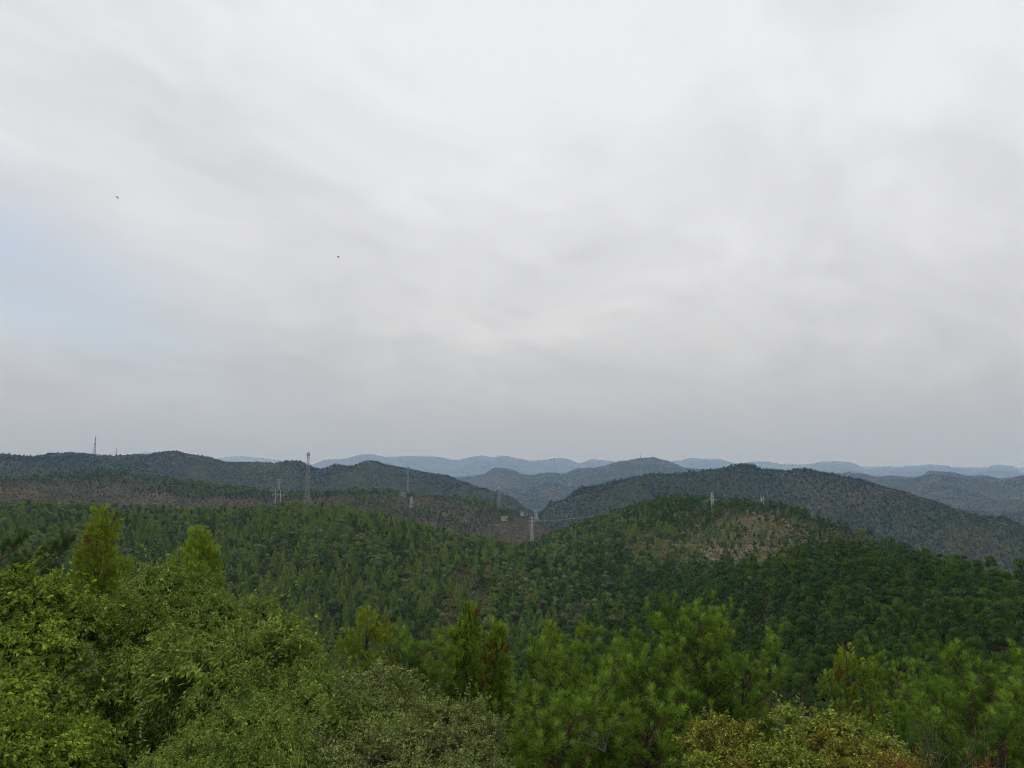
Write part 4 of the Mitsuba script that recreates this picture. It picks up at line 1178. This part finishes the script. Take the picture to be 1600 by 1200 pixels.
def hut(label, px, py, r0, r1, w, d, h, rz, wall='tan_wall', lift=0.0, pitched=False):
    key = numbered('hut')
    tag(key, label, 'building')
    b = hit(px, py, r0, r1) + [0, 0, lift]
    print(key, np.hypot(b[0], b[1]))
    s, c = math.sin(rz), math.cos(rz)
    M = np.array([[c, s, 0], [-s, c, 0], [0, 0, 1]])

    def at(v):
        return np.asarray(v, float) @ M + b
    m = Mesh()
    m.box((w, d, h + 1.5), at((0, 0, h / 2 - 0.75)), rz)
    scene[key + '__wall'] = m.ply(wall, False, False)
    m = Mesh()
    if pitched:
        v = at([(-w / 2 - 0.4, -d / 2 - 0.4, h), (w / 2 + 0.4, -d / 2 - 0.4, h), (w / 2 + 0.4, d / 2 + 0.4, h), (-w / 2 - 0.4, d / 2 + 0.4, h), (-w / 2 - 0.4, 0, h + 0.9), (w / 2 + 0.4, 0, h + 0.9)])
        m.add(v, [(0, 1, 5), (0, 5, 4), (2, 3, 4), (2, 4, 5), (0, 4, 3), (1, 2, 5), (0, 3, 2), (0, 2, 1)])
    else:
        m.box((w + 0.5, d + 0.5, 0.25), at((0, 0, h + 0.126)), rz)
    scene[key + '__roof'] = m.ply('roof_tile', False, False)
    m = Mesh()
    m.box((0.9, 0.06, 1.9), at((w * 0.28, -d / 2 - 0.02, 0.95)), rz)
    scene[key + '__door'] = m.ply('dark_opening', False, False)
    for k, x in enumerate((-0.25, 0.02)):
        m = Mesh()
        m.box((0.9, 0.06, 0.9), at((w * x, -d / 2 - 0.02, h * 0.55)), rz)
        scene[key + '__window' + (f'_{k:03d}' if k else '')] = m.ply('dark_opening', False, False)


hut('tan flat-roofed hut on the brown hilltop beside the slim mast', 628, 775.5, 600, 1000, 6.6, 4.5, 3.6, 0.2, lift=0.2)
hut('pale flat-roofed hut beside the mast with white panels', 788, 813, 600, 1000, 6.0, 4, 3.4, 0.1, lift=0.2)
hut('white gable house far down in the valley gap', 815, 806, 600, 2500, 3.2, 3.6, 2.6, 0.5, 'white_wall', 0.5, True)
hut('small white building in the valley right of the gable house', 823, 806, 600, 2500, 2.2, 2.8, 2.2, -0.2, 'white_wall', 0.5, True)

# pale rocks on the grassy hill
def rock_fn(p, n, uv):
    return mix((0.33, 0.28, 0.22), (0.21, 0.175, 0.13), fbm(p.x * 2, p.y * 2, p.z * 2, 3))


scene['rock_stone'] = {'type': 'twosided', 'bsdf': {'type': 'diffuse', 'reflectance': proc(rock_fn)}}
g = np.random.default_rng(17)


for k, (px, py, s) in enumerate(((1166, 797, 1.1), (1171, 800, 1.3), (1177, 803, 1.5), (1181, 804, 1.0), (1186, 808, 1.2), (1122, 795, 1.2), (1126, 797, 0.9), (1206, 856, 1.4), (1210, 860, 1.0), (1042, 846, 0.9), (1115, 876, 1.1), (1118, 880, 0.8))):
    p = hit(px, py, 235, 440)
    if p is None:
        continue
    m = trimesh.creation.icosphere(2, 1.0)
    v = np.array(m.vertices)
    v = v * (0.7 + 0.6 * meshkit.fbm(v * 1.3 + 10 * k, 3, 5))[:, None] * [s * 0.9, s * 0.6, s * 0.36]
    mm = Mesh()
    mm.add(v + p + [0, 0, 0.1 * s], m.faces)
    key = numbered('rock')
    tag(key, 'pale rock lying in the dry grass of the grassy hill', 'rock', 'pale rocks on the grassy hill')
    scene[key] = mm.ply('rock_stone', 35, False)

# ------------------------------------------------------------------ two birds
scene['feather'] = {'type': 'twosided', 'bsdf': {'type': 'diffuse', 'reflectance': {'type': 'rgb', 'value': [0.035, 0.035, 0.04]}}}


def bird(label, px, py, r, span, heading, roll):
    key = numbered('bird')
    tag(key, label, 'bird')
    p = point(px, py, r)
    s, c = math.sin(heading), math.cos(heading)
    cr, sr = math.cos(roll), math.sin(roll)
    M = np.array([[1, 0, 0], [0, cr, sr], [0, -sr, cr]]) @ np.array([[c, s, 0], [-s, c, 0], [0, 0, 1]])
    m = trimesh.creation.icosphere(2, 1.0)
    v = np.array(m.vertices) * [span * 0.24, span * 0.065, span * 0.06]
    v[:, 1:] *= np.clip(1.15 - np.abs(v[:, :1] / (span * 0.24)) ** 3 * 0.5, 0.2, 1.2)
    mm = Mesh()
    mm.add(v @ M + p, m.faces)
    hd = trimesh.creation.icosphere(1, span * 0.05)
    mm.add((np.array(hd.vertices) + [span * 0.24, 0, span * 0.015]) @ M + p, hd.faces)
    mm.tube(np.array([(span * 0.27, 0, span * 0.015), (span * 0.33, 0, span * 0.005)]) @ M + p, [span * 0.02, span * 0.003], 5)
    scene[key + '__body'] = mm.ply('feather', True, False)
    for k, sg in enumerate((-1, 1)):
        w = np.array([(0.10, 0.04, 0), (0.13, 0.24, 0.10), (0.03, 0.50, 0.03), (-0.06, 0.27, 0.09), (-0.09, 0.04, 0)]) * span * [1, sg, 1]
        v = np.vstack([w + [0, 0, 0.012 * span], w - [0, 0, 0.012 * span]]) @ M + p
        f = [(0, 1, 3), (0, 3, 4), (1, 2, 3), (5, 8, 6), (5, 9, 8), (6, 8, 7)] + [x for i in range(5) for x in ((i, i + 5, (i + 1) % 5), ((i + 1) % 5, i + 5, (i + 1) % 5 + 5))]
        mm = Mesh()
        mm.add(v, f)
        scene[key + '__wing' + ('_001' if k else '')] = mm.ply('feather', False, False)
    mm = Mesh()
    v = np.array([(-0.18, -0.04, 0.01), (-0.18, 0.04, 0.01), (-0.42, 0.09, 0.01), (-0.36, 0, 0.01), (-0.42, -0.09, 0.01)]) * span
    v = np.vstack([v, v - [0, 0, 0.02 * span]]) @ M + p
    mm.add(v, [(0, 1, 3), (1, 2, 3), (0, 3, 4), (5, 8, 6), (6, 8, 7), (5, 9, 8)] + [x for i in range(5) for x in ((i, i + 5, (i + 1) % 5), ((i + 1) % 5, i + 5, (i + 1) % 5 + 5))])
    scene[key + '__tail'] = mm.ply('feather', False, False)


bird('dark bird flying in the middle of the cloudy sky', 528.5, 401.5, 75, 0.42, 0.4, -0.35)
bird('paler distant bird flying in the sky near the left edge', 183, 308.5, 110, 0.6, 2.6, 0.4)

# ------------------------------------------------------------------ the hazy air
top, bottom = EYE[2] + 760, float(VERT[..., 2].min()) - 1.0
scene['haze'] = {'type': 'cube', 'to_world': T().translate([0, 0, (top + bottom) / 2]) @ T().scale([21500, 21500, (top - bottom) / 2]), 'bsdf': {'type': 'null'}, 'interior': {'type': 'ref', 'id': 'haze_air'}}
tag('haze', 'pale blue haze lying over the hills', 'haze', kind='stuff')
